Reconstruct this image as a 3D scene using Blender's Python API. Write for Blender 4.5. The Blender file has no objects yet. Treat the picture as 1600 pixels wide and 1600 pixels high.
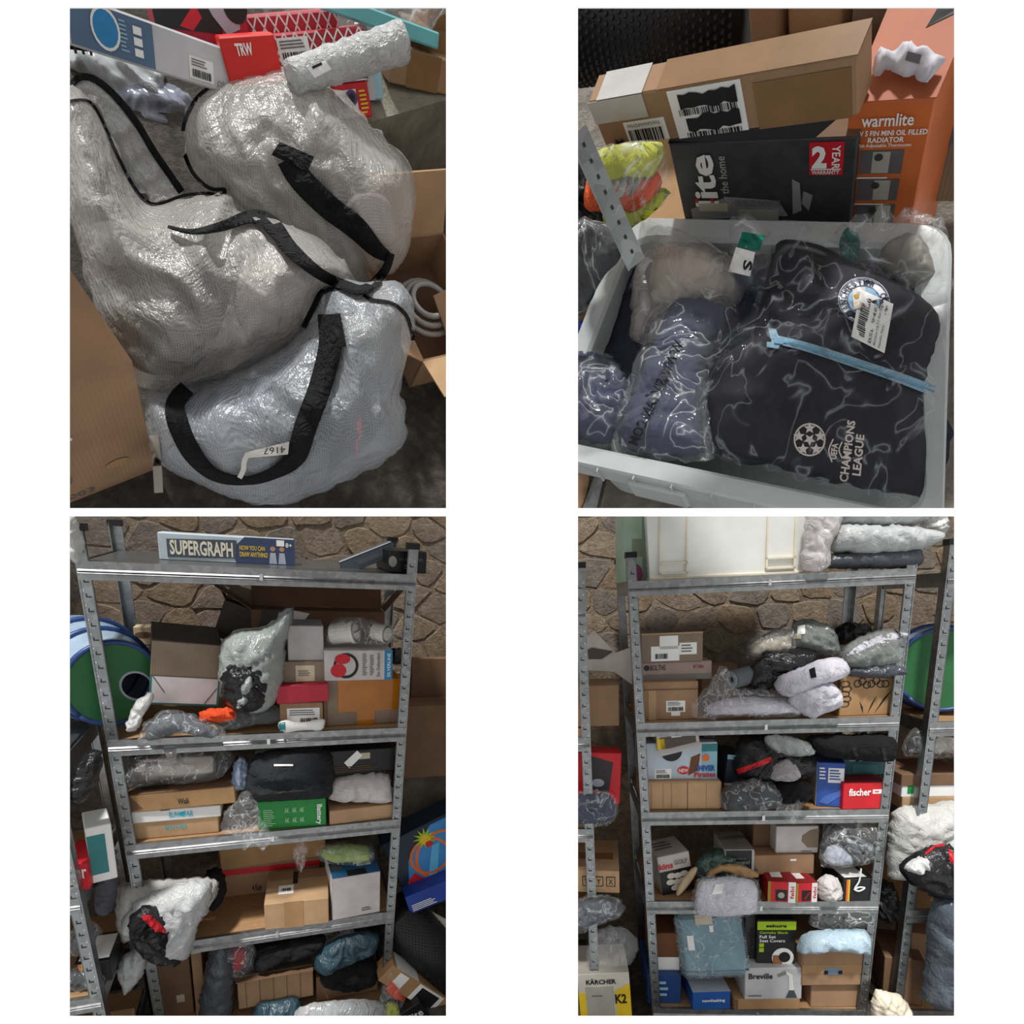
import bpy, bmesh, math, random
from mathutils import Vector, Matrix, noise
from mathutils.geometry import delaunay_2d_cdt
from mathutils.bvhtree import BVHTree

# ---------------------------------------------------------------- camera, sky, light
F, CX, CY, H = 950.0, 800.0, 1100.0, 1.3          # focal length and principal point on a 1600 px frame, camera height
sc = bpy.context.scene
COL = sc.collection
cam = bpy.data.cameras.new('camera'); camo = bpy.data.objects.new('camera', cam); COL.objects.link(camo)
cam.sensor_width = 36.0; cam.lens = F/1600*36; cam.shift_y = (CY-800)/1600; cam.clip_start = 0.02
camo.location = (0, 0, H); camo.rotation_euler = (math.pi/2, 0, 0)
sc.camera = camo
sc.view_settings.view_transform = 'Standard'; sc.view_settings.look = 'None'
sc.view_settings.gamma = 1.0; sc.view_settings.use_curve_mapping = False; sc.view_settings.exposure = 0.0
wd = bpy.data.worlds.new('overcast_sky'); sc.world = wd; wd.use_nodes = True
wd.node_tree.nodes['Background'].inputs[0].default_value = (1.0, 1.0, 1.0, 1)
wd.node_tree.nodes['Background'].inputs[1].default_value = 0.72
def sun(name, frm, to, e, ang, col):
    l = bpy.data.lights.new(name, 'SUN'); l.energy = e; l.angle = math.radians(ang); l.color = col
    o = bpy.data.objects.new(name, l); COL.objects.link(o)
    o.rotation_euler = (Vector(to)-Vector(frm)).to_track_quat('-Z', 'Y').to_euler(); o.location = frm
sun('sun', (-.5, -1.8, 4.0), (0, 1.0, 0), 3.6, 5.0, (1, .985, .96))

# ---------------------------------------------------------------- frames of the four places
CW = Matrix(((1,0,0,0),(0,0,1,0),(0,-1,0,H),(0,0,0,1)))   # (right, down, forward) of the camera -> world
class Place:
    def __init__(s, R, t):
        s.R = Matrix(R); s.t = Vector(t); s.Rt = s.R.transposed()
        L = s.R.to_4x4(); L.translation = s.t; s.M = CW @ L
        s.eye = -(s.Rt @ s.t)
    def ray(s, x, y): return s.Rt @ Vector(((x-CX)/F, (y-CY)/F, 1.0))
    def hit(s, x, y, pl):
        p, n = pl; d = s.ray(x, y); k = (Vector(p)-s.eye).dot(n)/d.dot(n); return s.eye + d*k
    def Y(s, x, y, v): return s.hit(x, y, (Vector((0,v,0)), Vector((0,1,0))))
    def Z(s, x, y, v): return s.hit(x, y, (Vector((0,0,v)), Vector((0,0,1))))
    def X(s, x, y, v): return s.hit(x, y, (Vector((v,0,0)), Vector((1,0,0))))
    def D(s, x, y, depth): return s.eye + s.ray(x, y)*depth
    def px(s, p):
        c = s.R @ Vector(p) + s.t; return (CX+F*c.x/c.z, CY+F*c.y/c.z)
def frame(dv, Xv, pp, depth, drop):
    d = Vector(dv).normalized(); X = Vector(Xv); X = (X - d*X.dot(d)).normalized()
    Z = -d; Y = Z.cross(X)
    R = Matrix((X, Y, Z)).transposed()
    return Place(R, Vector(((pp[0]-CX)/F, (pp[1]-CY)/F, 1.0))*depth + d*drop)
PA = frame((-.479,.105,1), (1,-.383,.519), (400,560), 1.0, .25)
PB = frame((.479,.105,1), (1,.442,-.525), (1190,560), 1.0, .28)
PC = Place(((0.93851,-0.33757,0.07239),(-0.03157,-0.2927,-0.95568),(0.3438,0.89464,-0.28535)), (-0.89771,1.24605,2.36535))
PD = Place(((0.99584,0.07964,-0.04437),(-0.03005,-0.17279,-0.9845),(-0.08608,0.98173,-0.16967)), (0.97446,1.26312,2.41457))
RNG = random.Random(5)

# ---------------------------------------------------------------- materials
def lin(c):
    if isinstance(c, str):
        c = [int(c[i:i+2], 16)/255 for i in (0, 2, 4)]
        c = [v/12.92 if v <= .04045 else ((v+.055)/1.055)**2.4 for v in c]
    return (c[0], c[1], c[2], 1)
MATS = {}
class NT:
    def __init__(s, name):
        s.m = bpy.data.materials.new(name); s.m.use_nodes = True; s.t = s.m.node_tree
        s.b = s.t.nodes['Principled BSDF']; s.out = s.t.nodes['Material Output']; s._c = None
    def n(s, typ, **kw):
        nd = s.t.nodes.new('ShaderNode'+typ)
        for k, v in kw.items():
            if k in nd.inputs: nd.inputs[k].default_value = v
            else: setattr(nd, k, v)
        return nd
    def l(s, a, b): s.t.links.new(a, b)
    @property
    def co(s):
        if not s._c: s._c = s.n('TexCoord').outputs['Object']
        return s._c
    def noise(s, scale, detail=4, dist=0, rough=.55, vec=None):
        nd = s.n('TexNoise'); nd.inputs['Scale'].default_value = scale; nd.inputs['Detail'].default_value = detail
        nd.inputs['Distortion'].default_value = dist; nd.inputs['Roughness'].default_value = rough
        s.l(vec or s.co, nd.inputs['Vector']); return nd.outputs['Fac']
    def ramp(s, fac, stops):
        r = s.n('ValToRGB'); e = r.color_ramp.elements
        while len(e) < len(stops): e.new(0.5)
        for i, (p, c) in enumerate(stops): e[i].position = p; e[i].color = lin(c)
        s.l(fac, r.inputs[0]); return r.outputs[0]
    def math(s, op, a, b=None):
        nd = s.n('Math'); nd.operation = op
        for i, v in enumerate((a, b)):
            if v is None: continue
            if isinstance(v, (int, float)): nd.inputs[i].default_value = v
            else: s.l(v, nd.inputs[i])
        return nd.outputs[0]
    def bump(s, h, strength, dist=.01):
        b = s.n('Bump'); b.inputs['Strength'].default_value = strength; b.inputs['Distance'].default_value = dist
        s.l(h, b.inputs['Height']); s.l(b.outputs[0], s.b.inputs['Normal']); return b.outputs[0]
def dark(c, k):
    c = lin(c); return (c[0]*k, c[1]*k, c[2]*k)
def M(key, col='808080', rough=.6, metal=0.0, var=.12, vs=14, bump=0.0, bs=40, spec=.4):
    """plain surface of one colour with a slight mottling"""
    if key in MATS: return MATS[key]
    t = NT(key); t.b.inputs['Roughness'].default_value = rough; t.b.inputs['Metallic'].default_value = metal
    t.b.inputs['Specular IOR Level'].default_value = spec
    t.l(t.ramp(t.noise(vs), [(.3, dark(col, 1-var)), (.7, dark(col, 1+var))]), t.b.inputs['Base Color'])
    if bump: t.bump(t.noise(bs, 5), bump, .004)
    MATS[key] = t.m; return t.m
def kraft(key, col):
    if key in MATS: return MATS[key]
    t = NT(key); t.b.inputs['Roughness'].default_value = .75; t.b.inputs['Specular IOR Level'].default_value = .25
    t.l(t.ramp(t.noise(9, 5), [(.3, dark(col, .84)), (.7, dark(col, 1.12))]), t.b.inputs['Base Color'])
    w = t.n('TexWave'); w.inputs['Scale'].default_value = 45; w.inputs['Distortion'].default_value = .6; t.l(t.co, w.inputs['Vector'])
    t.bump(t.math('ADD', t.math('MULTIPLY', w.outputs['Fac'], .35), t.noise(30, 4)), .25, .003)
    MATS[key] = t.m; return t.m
def cloth(key, col='808080', rough=.9, bs=220, fold=18):
    if key in MATS: return MATS[key]
    t = NT(key); t.b.inputs['Roughness'].default_value = rough; t.b.inputs['Specular IOR Level'].default_value = .25
    t.l(t.ramp(t.noise(11, 5), [(.3, dark(col, .75)), (.7, dark(col, 1.2))]), t.b.inputs['Base Color'])
    t.bump(t.math('ADD', t.math('MULTIPLY', t.noise(bs, 2), .06), t.math('ABSOLUTE', t.math('SUBTRACT', t.noise(fold, 3, 1.0), .5))), .8, .03)
    MATS[key] = t.m; return t.m
def mailer(key, col='808080', rough=.36, cr=18):
    """opaque polythene mailing bag with creases"""
    if key in MATS: return MATS[key]
    t = NT(key); t.b.inputs['Roughness'].default_value = rough; t.b.inputs['Specular IOR Level'].default_value = .5
    t.l(t.ramp(t.noise(7, 3), [(.3, dark(col, .88)), (.7, dark(col, 1.1))]), t.b.inputs['Base Color'])
    r = t.math('ABSOLUTE', t.math('SUBTRACT', t.noise(cr, 4, 1.2), .5))
    t.bump(r, .7, .02)
    MATS[key] = t.m; return t.m
def film(key, tint='e8ecee', op=.10, rough=.14, cr=12, gain=1.2):
    """clear crumpled polythene: part see-through, pale glint lines painted along the creases"""
    if key in MATS: return MATS[key]
    t = NT(key); t.b.inputs['Roughness'].default_value = rough; t.b.inputs['Base Color'].default_value = lin(tint)
    t.b.inputs['Specular IOR Level'].default_value = 1.0
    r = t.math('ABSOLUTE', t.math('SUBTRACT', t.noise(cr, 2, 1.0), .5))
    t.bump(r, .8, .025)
    glint_lines = t.math('POWER', t.math('SUBTRACT', 1.0, t.math('MULTIPLY', r, 2.0)), 46)  # thin pale lines on the creases, highlights painted in through the opacity
    fac = t.math('MINIMUM', t.math('ADD', t.math('MULTIPLY', glint_lines, .13*gain), op), .97)
    tr = t.n('BsdfTransparent'); mx = t.n('MixShader')
    t.l(fac, mx.inputs[0]); t.l(tr.outputs[0], mx.inputs[1]); t.l(t.b.outputs[0], mx.inputs[2]); t.l(mx.outputs[0], t.out.inputs[0])
    MATS[key] = t.m; return t.m
def woven(key, tint, op):
    """translucent woven polypropylene with a fine grid of tapes"""
    if key in MATS: return MATS[key]
    t = NT(key); t.b.inputs['Roughness'].default_value = .22; t.b.inputs['Specular IOR Level'].default_value = 1.0
    sp = t.n('SeparateXYZ'); t.l(t.co, sp.inputs[0])
    def stripe(ch):
        return t.math('ABSOLUTE', t.math('SINE', t.math('MULTIPLY', sp.outputs[ch], 800.0)))
    g = t.math('MULTIPLY', stripe('X'), stripe('Z'))
    t.l(t.ramp(t.noise(6, 4), [(.3, dark(tint, .8)), (.7, dark(tint, 1.1))]), t.b.inputs['Base Color'])
    r = t.math('ABSOLUTE', t.math('SUBTRACT', t.noise(13, 5, 1.2), .5))
    t.bump(t.math('ADD', t.math('ADD', t.math('MULTIPLY', g, .012), t.math('MULTIPLY', t.noise(140, 2), .09)), r), .9, .02)
    fac = t.math('MINIMUM', t.math('ADD', t.math('MULTIPLY', t.math('SUBTRACT', 1.0, g), .16), t.math('ADD', t.math('MULTIPLY', t.noise(5, 3), .35), op)), .96)
    tr = t.n('BsdfTransparent'); mx = t.n('MixShader')
    t.l(fac, mx.inputs[0]); t.l(tr.outputs[0], mx.inputs[1]); t.l(t.b.outputs[0], mx.inputs[2]); t.l(mx.outputs[0], t.out.inputs[0])
    MATS[key] = t.m; return t.m
def galv(key, col='9c9fa0', rough=.34):
    """galvanised steel with a faint spangle"""
    if key in MATS: return MATS[key]
    t = NT(key); t.b.inputs['Metallic'].default_value = .95; t.b.inputs['Roughness'].default_value = rough
    v = t.n('TexVoronoi'); v.inputs['Scale'].default_value = 55; t.l(t.co, v.inputs['Vector'])
    bw = t.n('RGBToBW'); t.l(v.outputs['Color'], bw.inputs[0])
    c = t.ramp(t.math('ADD', t.math('MULTIPLY', bw.outputs[0], .5), t.math('MULTIPLY', t.noise(6, 4), .5)), [(.25, dark(col, .72)), (.75, dark(col, 1.12))])
    t.l(c, t.b.inputs['Base Color'])
    MATS[key] = t.m; return t.m
def concrete(key, c1, c2, c3, s=16):
    if key in MATS: return MATS[key]
    t = NT(key); t.b.inputs['Roughness'].default_value = .88
    n = t.math('ADD', t.math('MULTIPLY', t.noise(s, 8, .4, .7), .65), t.math('MULTIPLY', t.noise(s*.2, 3), .35))
    t.l(t.ramp(n, [(.34, c1), (.5, c2), (.64, c3)]), t.b.inputs['Base Color'])
    t.bump(t.noise(s*2.2, 8, 0, .7), .9, .02)
    MATS[key] = t.m; return t.m
white = M('white_card', 'e9e9e6', .6, var=.03)
paper = M('label_paper', 'f1f1ee', .6, var=.03)
ink = M('black_ink', '17171a', .6, var=.05)
black = M('black_plastic', '161719', .35, var=.1)
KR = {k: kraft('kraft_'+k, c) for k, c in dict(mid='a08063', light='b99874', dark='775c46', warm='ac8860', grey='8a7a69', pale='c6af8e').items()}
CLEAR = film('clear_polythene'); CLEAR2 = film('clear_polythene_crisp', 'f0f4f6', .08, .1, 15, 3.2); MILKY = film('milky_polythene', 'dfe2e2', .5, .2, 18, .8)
GALV = galv('galvanised_steel'); GALVB = galv('galvanised_beam', 'a2a4a4', .46)

# ---------------------------------------------------------------- mesh helpers
def rawmesh(name, vs, fs, mat, smooth=False):
    me = bpy.data.meshes.new(name); me.from_pydata([tuple(v) for v in vs], [], fs); me.validate()
    if mat: me.materials.append(mat)
    if smooth:
        for p in me.polygons: p.use_smooth = True
    me.update(); return me
def bmdata(bm):
    bm.verts.ensure_lookup_table(); bm.verts.index_update()
    vs = [v.co.copy() for v in bm.verts]; fs = [[v.index for v in f.verts] for f in bm.faces]; bm.free(); return vs, fs
def boxdata(x0, x1, y0, y1, z0, z1, bev=0.0):
    bm = bmesh.new(); bmesh.ops.create_cube(bm, size=1.0)
    for v in bm.verts: v.co = Vector(((x0+x1)/2+v.co.x*(x1-x0), (y0+y1)/2+v.co.y*(y1-y0), (z0+z1)/2+v.co.z*(z1-z0)))
    if bev: bmesh.ops.bevel(bm, geom=bm.edges[:], offset=bev, segments=1, affect='EDGES', profile=.6)
    return bmdata(bm)
def cyldata(p0, p1, r0, r1=None, n=20, cap=True):
    p0, p1 = Vector(p0), Vector(p1); r1 = r0 if r1 is None else r1
    a = (p1-p0).normalized(); u = a.orthogonal().normalized(); v = a.cross(u); vs = []; fs = []
    for i in range(n):
        t = 2*math.pi*i/n; d = u*math.cos(t)+v*math.sin(t); vs += [p0+d*r0, p1+d*r1]
    for i in range(n):
        j = (i+1) % n; fs.append([2*i, 2*j, 2*j+1, 2*i+1])
    if cap: fs.append([2*i for i in range(n)][::-1]); fs.append([2*i+1 for i in range(n)])
    return vs, fs
def tubedata(pts, r, n=8):
    vs = []; fs = []; pts = [Vector(p) for p in pts]; u = None
    for i, p in enumerate(pts):
        a = (pts[min(i+1, len(pts)-1)]-pts[max(i-1, 0)]).normalized()
        u = a.orthogonal().normalized() if u is None else (u-a*u.dot(a)).normalized(); w = a.cross(u)
        vs += [p+(u*math.cos(2*math.pi*k/n)+w*math.sin(2*math.pi*k/n))*r for k in range(n)]
    for i in range(len(pts)-1):
        for k in range(n): fs.append([i*n+k, i*n+(k+1) % n, (i+1)*n+(k+1) % n, (i+1)*n+k])
    fs.append(list(range(n))[::-1]); fs.append([(len(pts)-1)*n+k for k in range(n)])
    return vs, fs
def lathedata(c, axis, prof, n=28):
    """profile (along axis, radius) turned about the axis through c"""
    c = Vector(c); a = Vector(axis).normalized(); u = a.orthogonal().normalized(); w = a.cross(u); vs = []; fs = []
    for h, r in prof:
        vs += [c+a*h+(u*math.cos(2*math.pi*k/n)+w*math.sin(2*math.pi*k/n))*r for k in range(n)]
    for i in range(len(prof)-1):
        for k in range(n): fs.append([i*n+k, i*n+(k+1) % n, (i+1)*n+(k+1) % n, (i+1)*n+k])
    return vs, fs
def prismdata(poly, n, t):
    """polygon given in space, thickened by t against its normal n"""
    poly = [Vector(p) for p in poly]; k = len(poly); n = Vector(n)
    vs = poly + [p-n*t for p in poly]
    return vs, [list(range(k)), list(range(k, 2*k))[::-1]] + [[i, k+i, k+(i+1) % k, (i+1) % k] for i in range(k)]
def join(*ds):
    vs = []; fs = []
    for v, f in ds:
        o = len(vs); vs += list(v); fs += [[i+o for i in q] for q in f]
    return vs, fs
def xf(d, m): return [m @ Vector(v) for v in d[0]], d[1]
def smoothline(pts, closed=True, sub=4):
    n = len(pts); out = []
    for i in range(n if closed else n-1):
        g = lambda k: Vector(pts[k % n] if closed else pts[max(0, min(n-1, k))])
        a, b, c, d = g(i-1), g(i), g(i+1), g(i+2)
        for s in range(sub):
            t = s/sub
            out.append(.5*((2*b)+(c-a)*t+(2*a-5*b+4*c-d)*t*t+(3*b-3*c+d-a)*t**3))
    if not closed: out.append(Vector(pts[-1]))
    return out

class Thing:
    """an Empty at the base of a thing; parts are meshes under it, in its own axes"""
    def __init__(s, pl, name, label, cat, o=(0,0,0), rot=None, group=None, kind=None):
        s.pl = pl; s.e = bpy.data.objects.new(name, None); COL.objects.link(s.e); s.e.empty_display_size = .05
        s.m = Matrix.Translation(Vector(o)) @ (rot.to_4x4() if rot else Matrix.Identity(4)); s.mi = s.m.inverted()
        s.e.matrix_world = pl.M @ s.m
        if kind: s.e['kind'] = kind
        else: s.e['label'] = label; s.e['category'] = cat
        if group: s.e['group'] = group
        s.bvh = None; s.o = Vector(o)
    def part(s, name, d, mat, sub=None, smooth=False, label=None, kind=None):
        ob = bpy.data.objects.new(name, rawmesh(name, d[0], d[1], mat, smooth)); COL.objects.link(ob)
        ob.parent = sub or s.e
        if label: ob['label'] = label
        if kind: ob['kind'] = kind
        return ob
    def lpart(s, name, d, mat, **k):       # data given in the axes of the place
        return s.part(name, xf(d, s.mi), mat, **k)
    def shot(s, x, y, off):                # the point of this thing's surface seen at a pixel, lifted by off towards the viewer
        d = s.pl.ray(x, y).normalized(); h = s.bvh.ray_cast(s.pl.eye, d)
        return h[0]-d*off if h[0] else None
    def drape(s, name, pv, fs, mat, off=.002, sub=None, thick=0, **k):
        """a sheet whose outline is read off in pixels, laid on the surface of this thing"""
        vs = []; last = None
        for x, y in pv:
            p = s.shot(x, y, off)
            if p is None: p = (s.pl.D(x, y, (last-s.pl.eye).length/s.pl.ray(x, y).length) if last is not None else None)
            if p is not None: last = p
            vs.append(p)
        f = next((v for v in vs if v is not None), None)
        if f is None: return None
        vs = [v if v is not None else f for v in vs]
        if thick:
            k0 = len(vs); c = (s.pl.eye-f).normalized(); vs = vs+[v-c*thick for v in vs]
            fs = list(fs)+[[i+k0 for i in q][::-1] for q in fs]
            fs += edges_wall([q for q in fs[:len(fs)//2]], k0)
        return s.lpart(name, (vs, fs), mat, sub=sub, **k)
def edges_wall(fs, k0):
    seen = {}
    for q in fs:
        for a, b in zip(q, q[1:]+q[:1]):
            if (b, a) in seen: del seen[(b, a)]
            else: seen[(a, b)] = 1
    return [[a, a+k0, b+k0, b] for a, b in seen]
def strip_px(L, R, n=6):
    """pixel grid between two edge lines of equal length"""
    L = smoothline([(x, y, 0) for x, y in L], False, n); R = smoothline([(x, y, 0) for x, y in R], False, n); pv = []; fs = []
    for a, b in zip(L, R):
        for k in range(4): q = a.lerp(b, k/3); pv.append((q.x, q.y))
    for i in range(len(L)-1):
        for k in range(3): fs.append([4*i+k, 4*i+k+1, 4*i+4+k+1, 4*i+4+k])
    return pv, fs
def band_px(C, w, n=6):
    """pixel grid of a band of width w (number or list) along a centre line"""
    C = smoothline([(x, y, 0) for x, y in C], False, n); L = []; R = []
    for i, p in enumerate(C):
        t = (C[min(i+1, len(C)-1)]-C[max(i-1, 0)]).normalized(); nn = Vector((-t.y, t.x, 0))
        ww = w
        if isinstance(w, (list, tuple)):
            g = i/(len(C)-1)*(len(w)-1); k0 = min(int(g), len(w)-2); ww = w[k0]+(w[k0+1]-w[k0])*(g-k0)
        L.append(p+nn*ww/2); R.append(p-nn*ww/2)
    pv = []; fs = []
    for a, b in zip(L, R):
        for k in range(3): q = a.lerp(b, k/2); pv.append((q.x, q.y))
    for i in range(len(C)-1):
        for k in range(2): fs.append([3*i+k, 3*i+k+1, 3*i+3+k+1, 3*i+3+k])
    return pv, fs
def quad_px(q, n=4):
    """pixel grid over a four-cornered patch (top-left, top-right, bottom-right, bottom-left)"""
    a, b, c, d = [Vector((x, y)) for x, y in q]; pv = []; fs = []
    for j in range(n+1):
        for i in range(n+1):
            p = a.lerp(b, i/n).lerp(d.lerp(c, i/n), j/n); pv.append((p.x, p.y))
    for j in range(n):
        for i in range(n): k = j*(n+1)+i; fs.append([k, k+1, k+n+2, k+n+1])
    return pv, fs
_TX = {}
def textdata(s, bold=.012, spc=1.0):
    """flat outlines of a line of lettering, fitted to the unit square; returns vertices, faces, aspect"""
    k = (s, bold, spc)
    if k not in _TX:
        c = bpy.data.curves.new('t', 'FONT'); c.body = s; c.offset = bold; c.space_character = spc; c.resolution_u = 2
        o = bpy.data.objects.new('t', c); COL.objects.link(o); bpy.context.view_layer.update()
        me = bpy.data.meshes.new_from_object(o.evaluated_get(bpy.context.evaluated_depsgraph_get()))
        vs = [v.co.copy() for v in me.vertices]; fs = [list(p.vertices) for p in me.polygons]
        bpy.data.objects.remove(o); bpy.data.curves.remove(c); bpy.data.meshes.remove(me)
        x0 = min(v.x for v in vs); x1 = max(v.x for v in vs); y0 = min(v.y for v in vs); y1 = max(v.y for v in vs)
        _TX[k] = ([Vector(((v.x-x0)/(x1-x0), (v.y-y0)/(y1-y0), 0)) for v in vs], fs, (x1-x0)/(y1-y0))
    return _TX[k]
def text_px(s, q, **k):
    """lettering mapped into a four-cornered patch of pixels (top-left, top-right, bottom-right, bottom-left)"""
    vs, fs, _ = textdata(s, **k); a, b, c, d = [Vector((x, y)) for x, y in q]; pv = []
    for v in vs:
        p = d.lerp(c, v.x).lerp(a.lerp(b, v.x), v.y); pv.append((p.x, p.y))
    return pv, fs

# ---------------------------------------------------------------- boxes
SIDES = ('front', 'top', 'left', 'right', 'back')
class Box(Thing):
    def __init__(s, pl, name, label, cat, f, Y, d, mat, yaw=0, roll=0, pitch=0, z=None, group=None, bev=.0025, body='body', hgt=None, wid=None, ctr=None):
        xl, yb, xr, yt = f
        p0, p1, p2, p3 = pl.Y(xl, yb, Y), pl.Y(xr, yb, Y), pl.Y((xl+xr)/2, yt, Y), pl.Y((xl+xr)/2, yb, Y)
        s.w = wid or abs(p1.x-p0.x); s.h = hgt or (p2.z-p3.z); s.d = d
        zz = z.top if isinstance(z, Box) else ((p0.z+p1.z)/2 if z is None else z)
        R = Matrix.Rotation(math.radians(yaw), 3, 'Z') @ Matrix.Rotation(math.radians(roll), 3, 'Y') @ Matrix.Rotation(math.radians(pitch), 3, 'X')
        c = Vector(((p0.x+p1.x)/2, Y, zz))
        o = c + R @ Vector((0, d/2, 0))
        if roll and z is not None: o.z += abs(math.sin(math.radians(roll)))*s.w/2
        if ctr: o = pl.Y(ctr[0], ctr[1], Y) - R @ Vector((0, -d/2, s.h/2))
        super().__init__(pl, name, label, cat, o, R, group)
        s.top = o.z + s.h
        s.body = s.part(body, boxdata(-s.w/2, s.w/2, -d/2, d/2, 0, s.h, bev), mat) if mat else None
    def face(s, side):
        w, h, d = s.w, s.h, s.d
        return {'front': ((-w/2,-d/2,0), (w,0,0), (0,0,h), (0,-1,0)), 'back': ((w/2,d/2,0), (-w,0,0), (0,0,h), (0,1,0)),
                'right': ((w/2,-d/2,0), (0,d,0), (0,0,h), (1,0,0)), 'left': ((-w/2,d/2,0), (0,-d,0), (0,0,h), (-1,0,0)),
                'top': ((-w/2,-d/2,h), (w,0,0), (0,d,0), (0,0,1))}[side]
    def at(s, side, u, v, off=.0):
        o, U, V, N = [Vector(q) for q in s.face(side)]; return o+U*u+V*v+N*off
    def poly(s, side, uv, mat, name='printed_panel', sub=None, off=.0012, **k):
        N = Vector(s.face(side)[3])
        return s.part(name, prismdata([s.at(side, u, v, off) for u, v in uv], N, .0006), mat, sub=sub or s.body, **k)
    def rect(s, side, u0, v0, u1, v1, mat, name='printed_panel', **k):
        return s.poly(side, [(u0, v0), (u1, v0), (u1, v1), (u0, v1)], mat, name, **k)
    def text(s, side, u0, v0, u1, v1, txt, mat, turn=0, off=.0024, bold=.012, sub=None, name='lettering'):
        vs, fs, _ = textdata(txt, bold); out = []
        for v in vs:
            x, y = v.x, v.y
            if turn == 90: x, y = 1-v.y, v.x
            if turn == -90: x, y = v.y, 1-v.x
            if turn == 180: x, y = 1-v.x, 1-v.y
            out.append(s.at(side, u0+(u1-u0)*x, v0+(v1-v0)*y, off))
        return s.part(name, (out, fs), mat, sub=sub or s.body)
    def bars(s, side, u0, v0, u1, v1, n=16, mat=None, seed=1, off=.0026, horiz=False, sub=None, name='barcode'):
        r = random.Random(seed); ds = []; N = Vector(s.face(side)[3]); t = 0.0
        ws = [(r.uniform(.3, 1.6), r.uniform(.3, 1.0)) for _ in range(n)]; tot = sum(a+b for a, b in ws)
        for a, b in ws:
            q0, q1 = t/tot, (t+a)/tot; t += a+b
            c = [(u0+(u1-u0)*q0, v0), (u0+(u1-u0)*q1, v0), (u0+(u1-u0)*q1, v1), (u0+(u1-u0)*q0, v1)]
            if horiz: c = [(u0, v0+(v1-v0)*q0), (u1, v0+(v1-v0)*q0), (u1, v0+(v1-v0)*q1), (u0, v0+(v1-v0)*q1)]
            ds.append(([s.at(side, u, v, off) for u, v in c], [[0, 1, 2, 3]]))
        return s.part(name, join(*ds), mat or ink, sub=sub or s.body)
    def lines(s, side, u0, v0, u1, v1, n, mat, seed=3, name='small_print', off=.0026, sub=None):
        r = random.Random(seed); ds = []
        for i in range(n):
            a = v1-(v1-v0)*(i+.2)/n; b = a-(v1-v0)*.45/n; e = u0+(u1-u0)*r.uniform(.6, 1)
            ds.append(([s.at(side, u, v, off) for u, v in ((u0, b), (e, b), (e, a), (u0, a))], [[0, 1, 2, 3]]))
        return s.part(name, join(*ds), mat, sub=sub or s.body)
    def disc(s, side, u, v, r, mat, name='printed_disc', n=18, ry=None, off=.0016, inner=0):
        o, U, V, N = [Vector(q) for q in s.face(side)]; ry = ry or r; c = o+U*u+V*v+N*off; Un, Vn = U.normalized(), V.normalized()
        ring = [c+Un*r*math.cos(2*math.pi*i/n)+Vn*ry*math.sin(2*math.pi*i/n) for i in range(n)]
        if inner:
            r2 = [c+(p-c)*inner for p in ring]; return s.part(name, (ring+r2, [[i, (i+1) % n, n+(i+1) % n, n+i] for i in range(n)]), mat, sub=s.body)
        return s.part(name, (ring, [list(range(n))]), mat, sub=s.body)
    def label(s, side, u0, v0, u1, v1, seed=1, bar=(.1,.1,.9,.45), text=True):
        l = s.rect(side, u0, v0, u1, v1, paper, 'paper_label'); g = lambda a, b: (u0+(u1-u0)*a, v0+(v1-v0)*b)
        (a, b), (c, d) = g(bar[0], bar[1]), g(bar[2], bar[3]); s.bars(side, a, b, c, d, 14, seed=seed)
        if text:
            (a, b), (c, d) = g(.08, .55), g(.92, .92); s.lines(side, a, b, c, d, 3, M('grey_print', '6a6a6c'), seed)
        return l
    def tape(s, side, u0, v0, u1, v1, mat=None):
        return s.rect(side, u0, v0, u1, v1, mat or M('brown_tape', '8a6540', .25), 'packing_tape')
    def flaps(s, ang=(40, 40, 60, 60), L=None, mat=None, inside=True):
        """four open top flaps hinged on the rim"""
        w, h, d = s.w, s.h, s.d; L = L or d/2; mat = mat or KR['mid']
        for i, (p, q, out) in enumerate((((-w/2,-d/2,h),(w/2,-d/2,h),(0,-1,0)), ((w/2,d/2,h),(-w/2,d/2,h),(0,1,0)), ((w/2,-d/2,h),(w/2,d/2,h),(1,0,0)), ((-w/2,d/2,h),(-w/2,-d/2,h),(-1,0,0)))):
            if ang[i] is None: continue
            a = math.radians(ang[i]); o = Vector(out)*math.cos(a)+Vector((0,0,1))*math.sin(a); p, q = Vector(p), Vector(q)
            nrm = (q-p).cross(o).normalized(); l2 = L if i < 2 else min(L, w/2)
            s.part('flap', prismdata([p, q, q+o*l2, p+o*l2], nrm, .003), mat)

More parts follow.
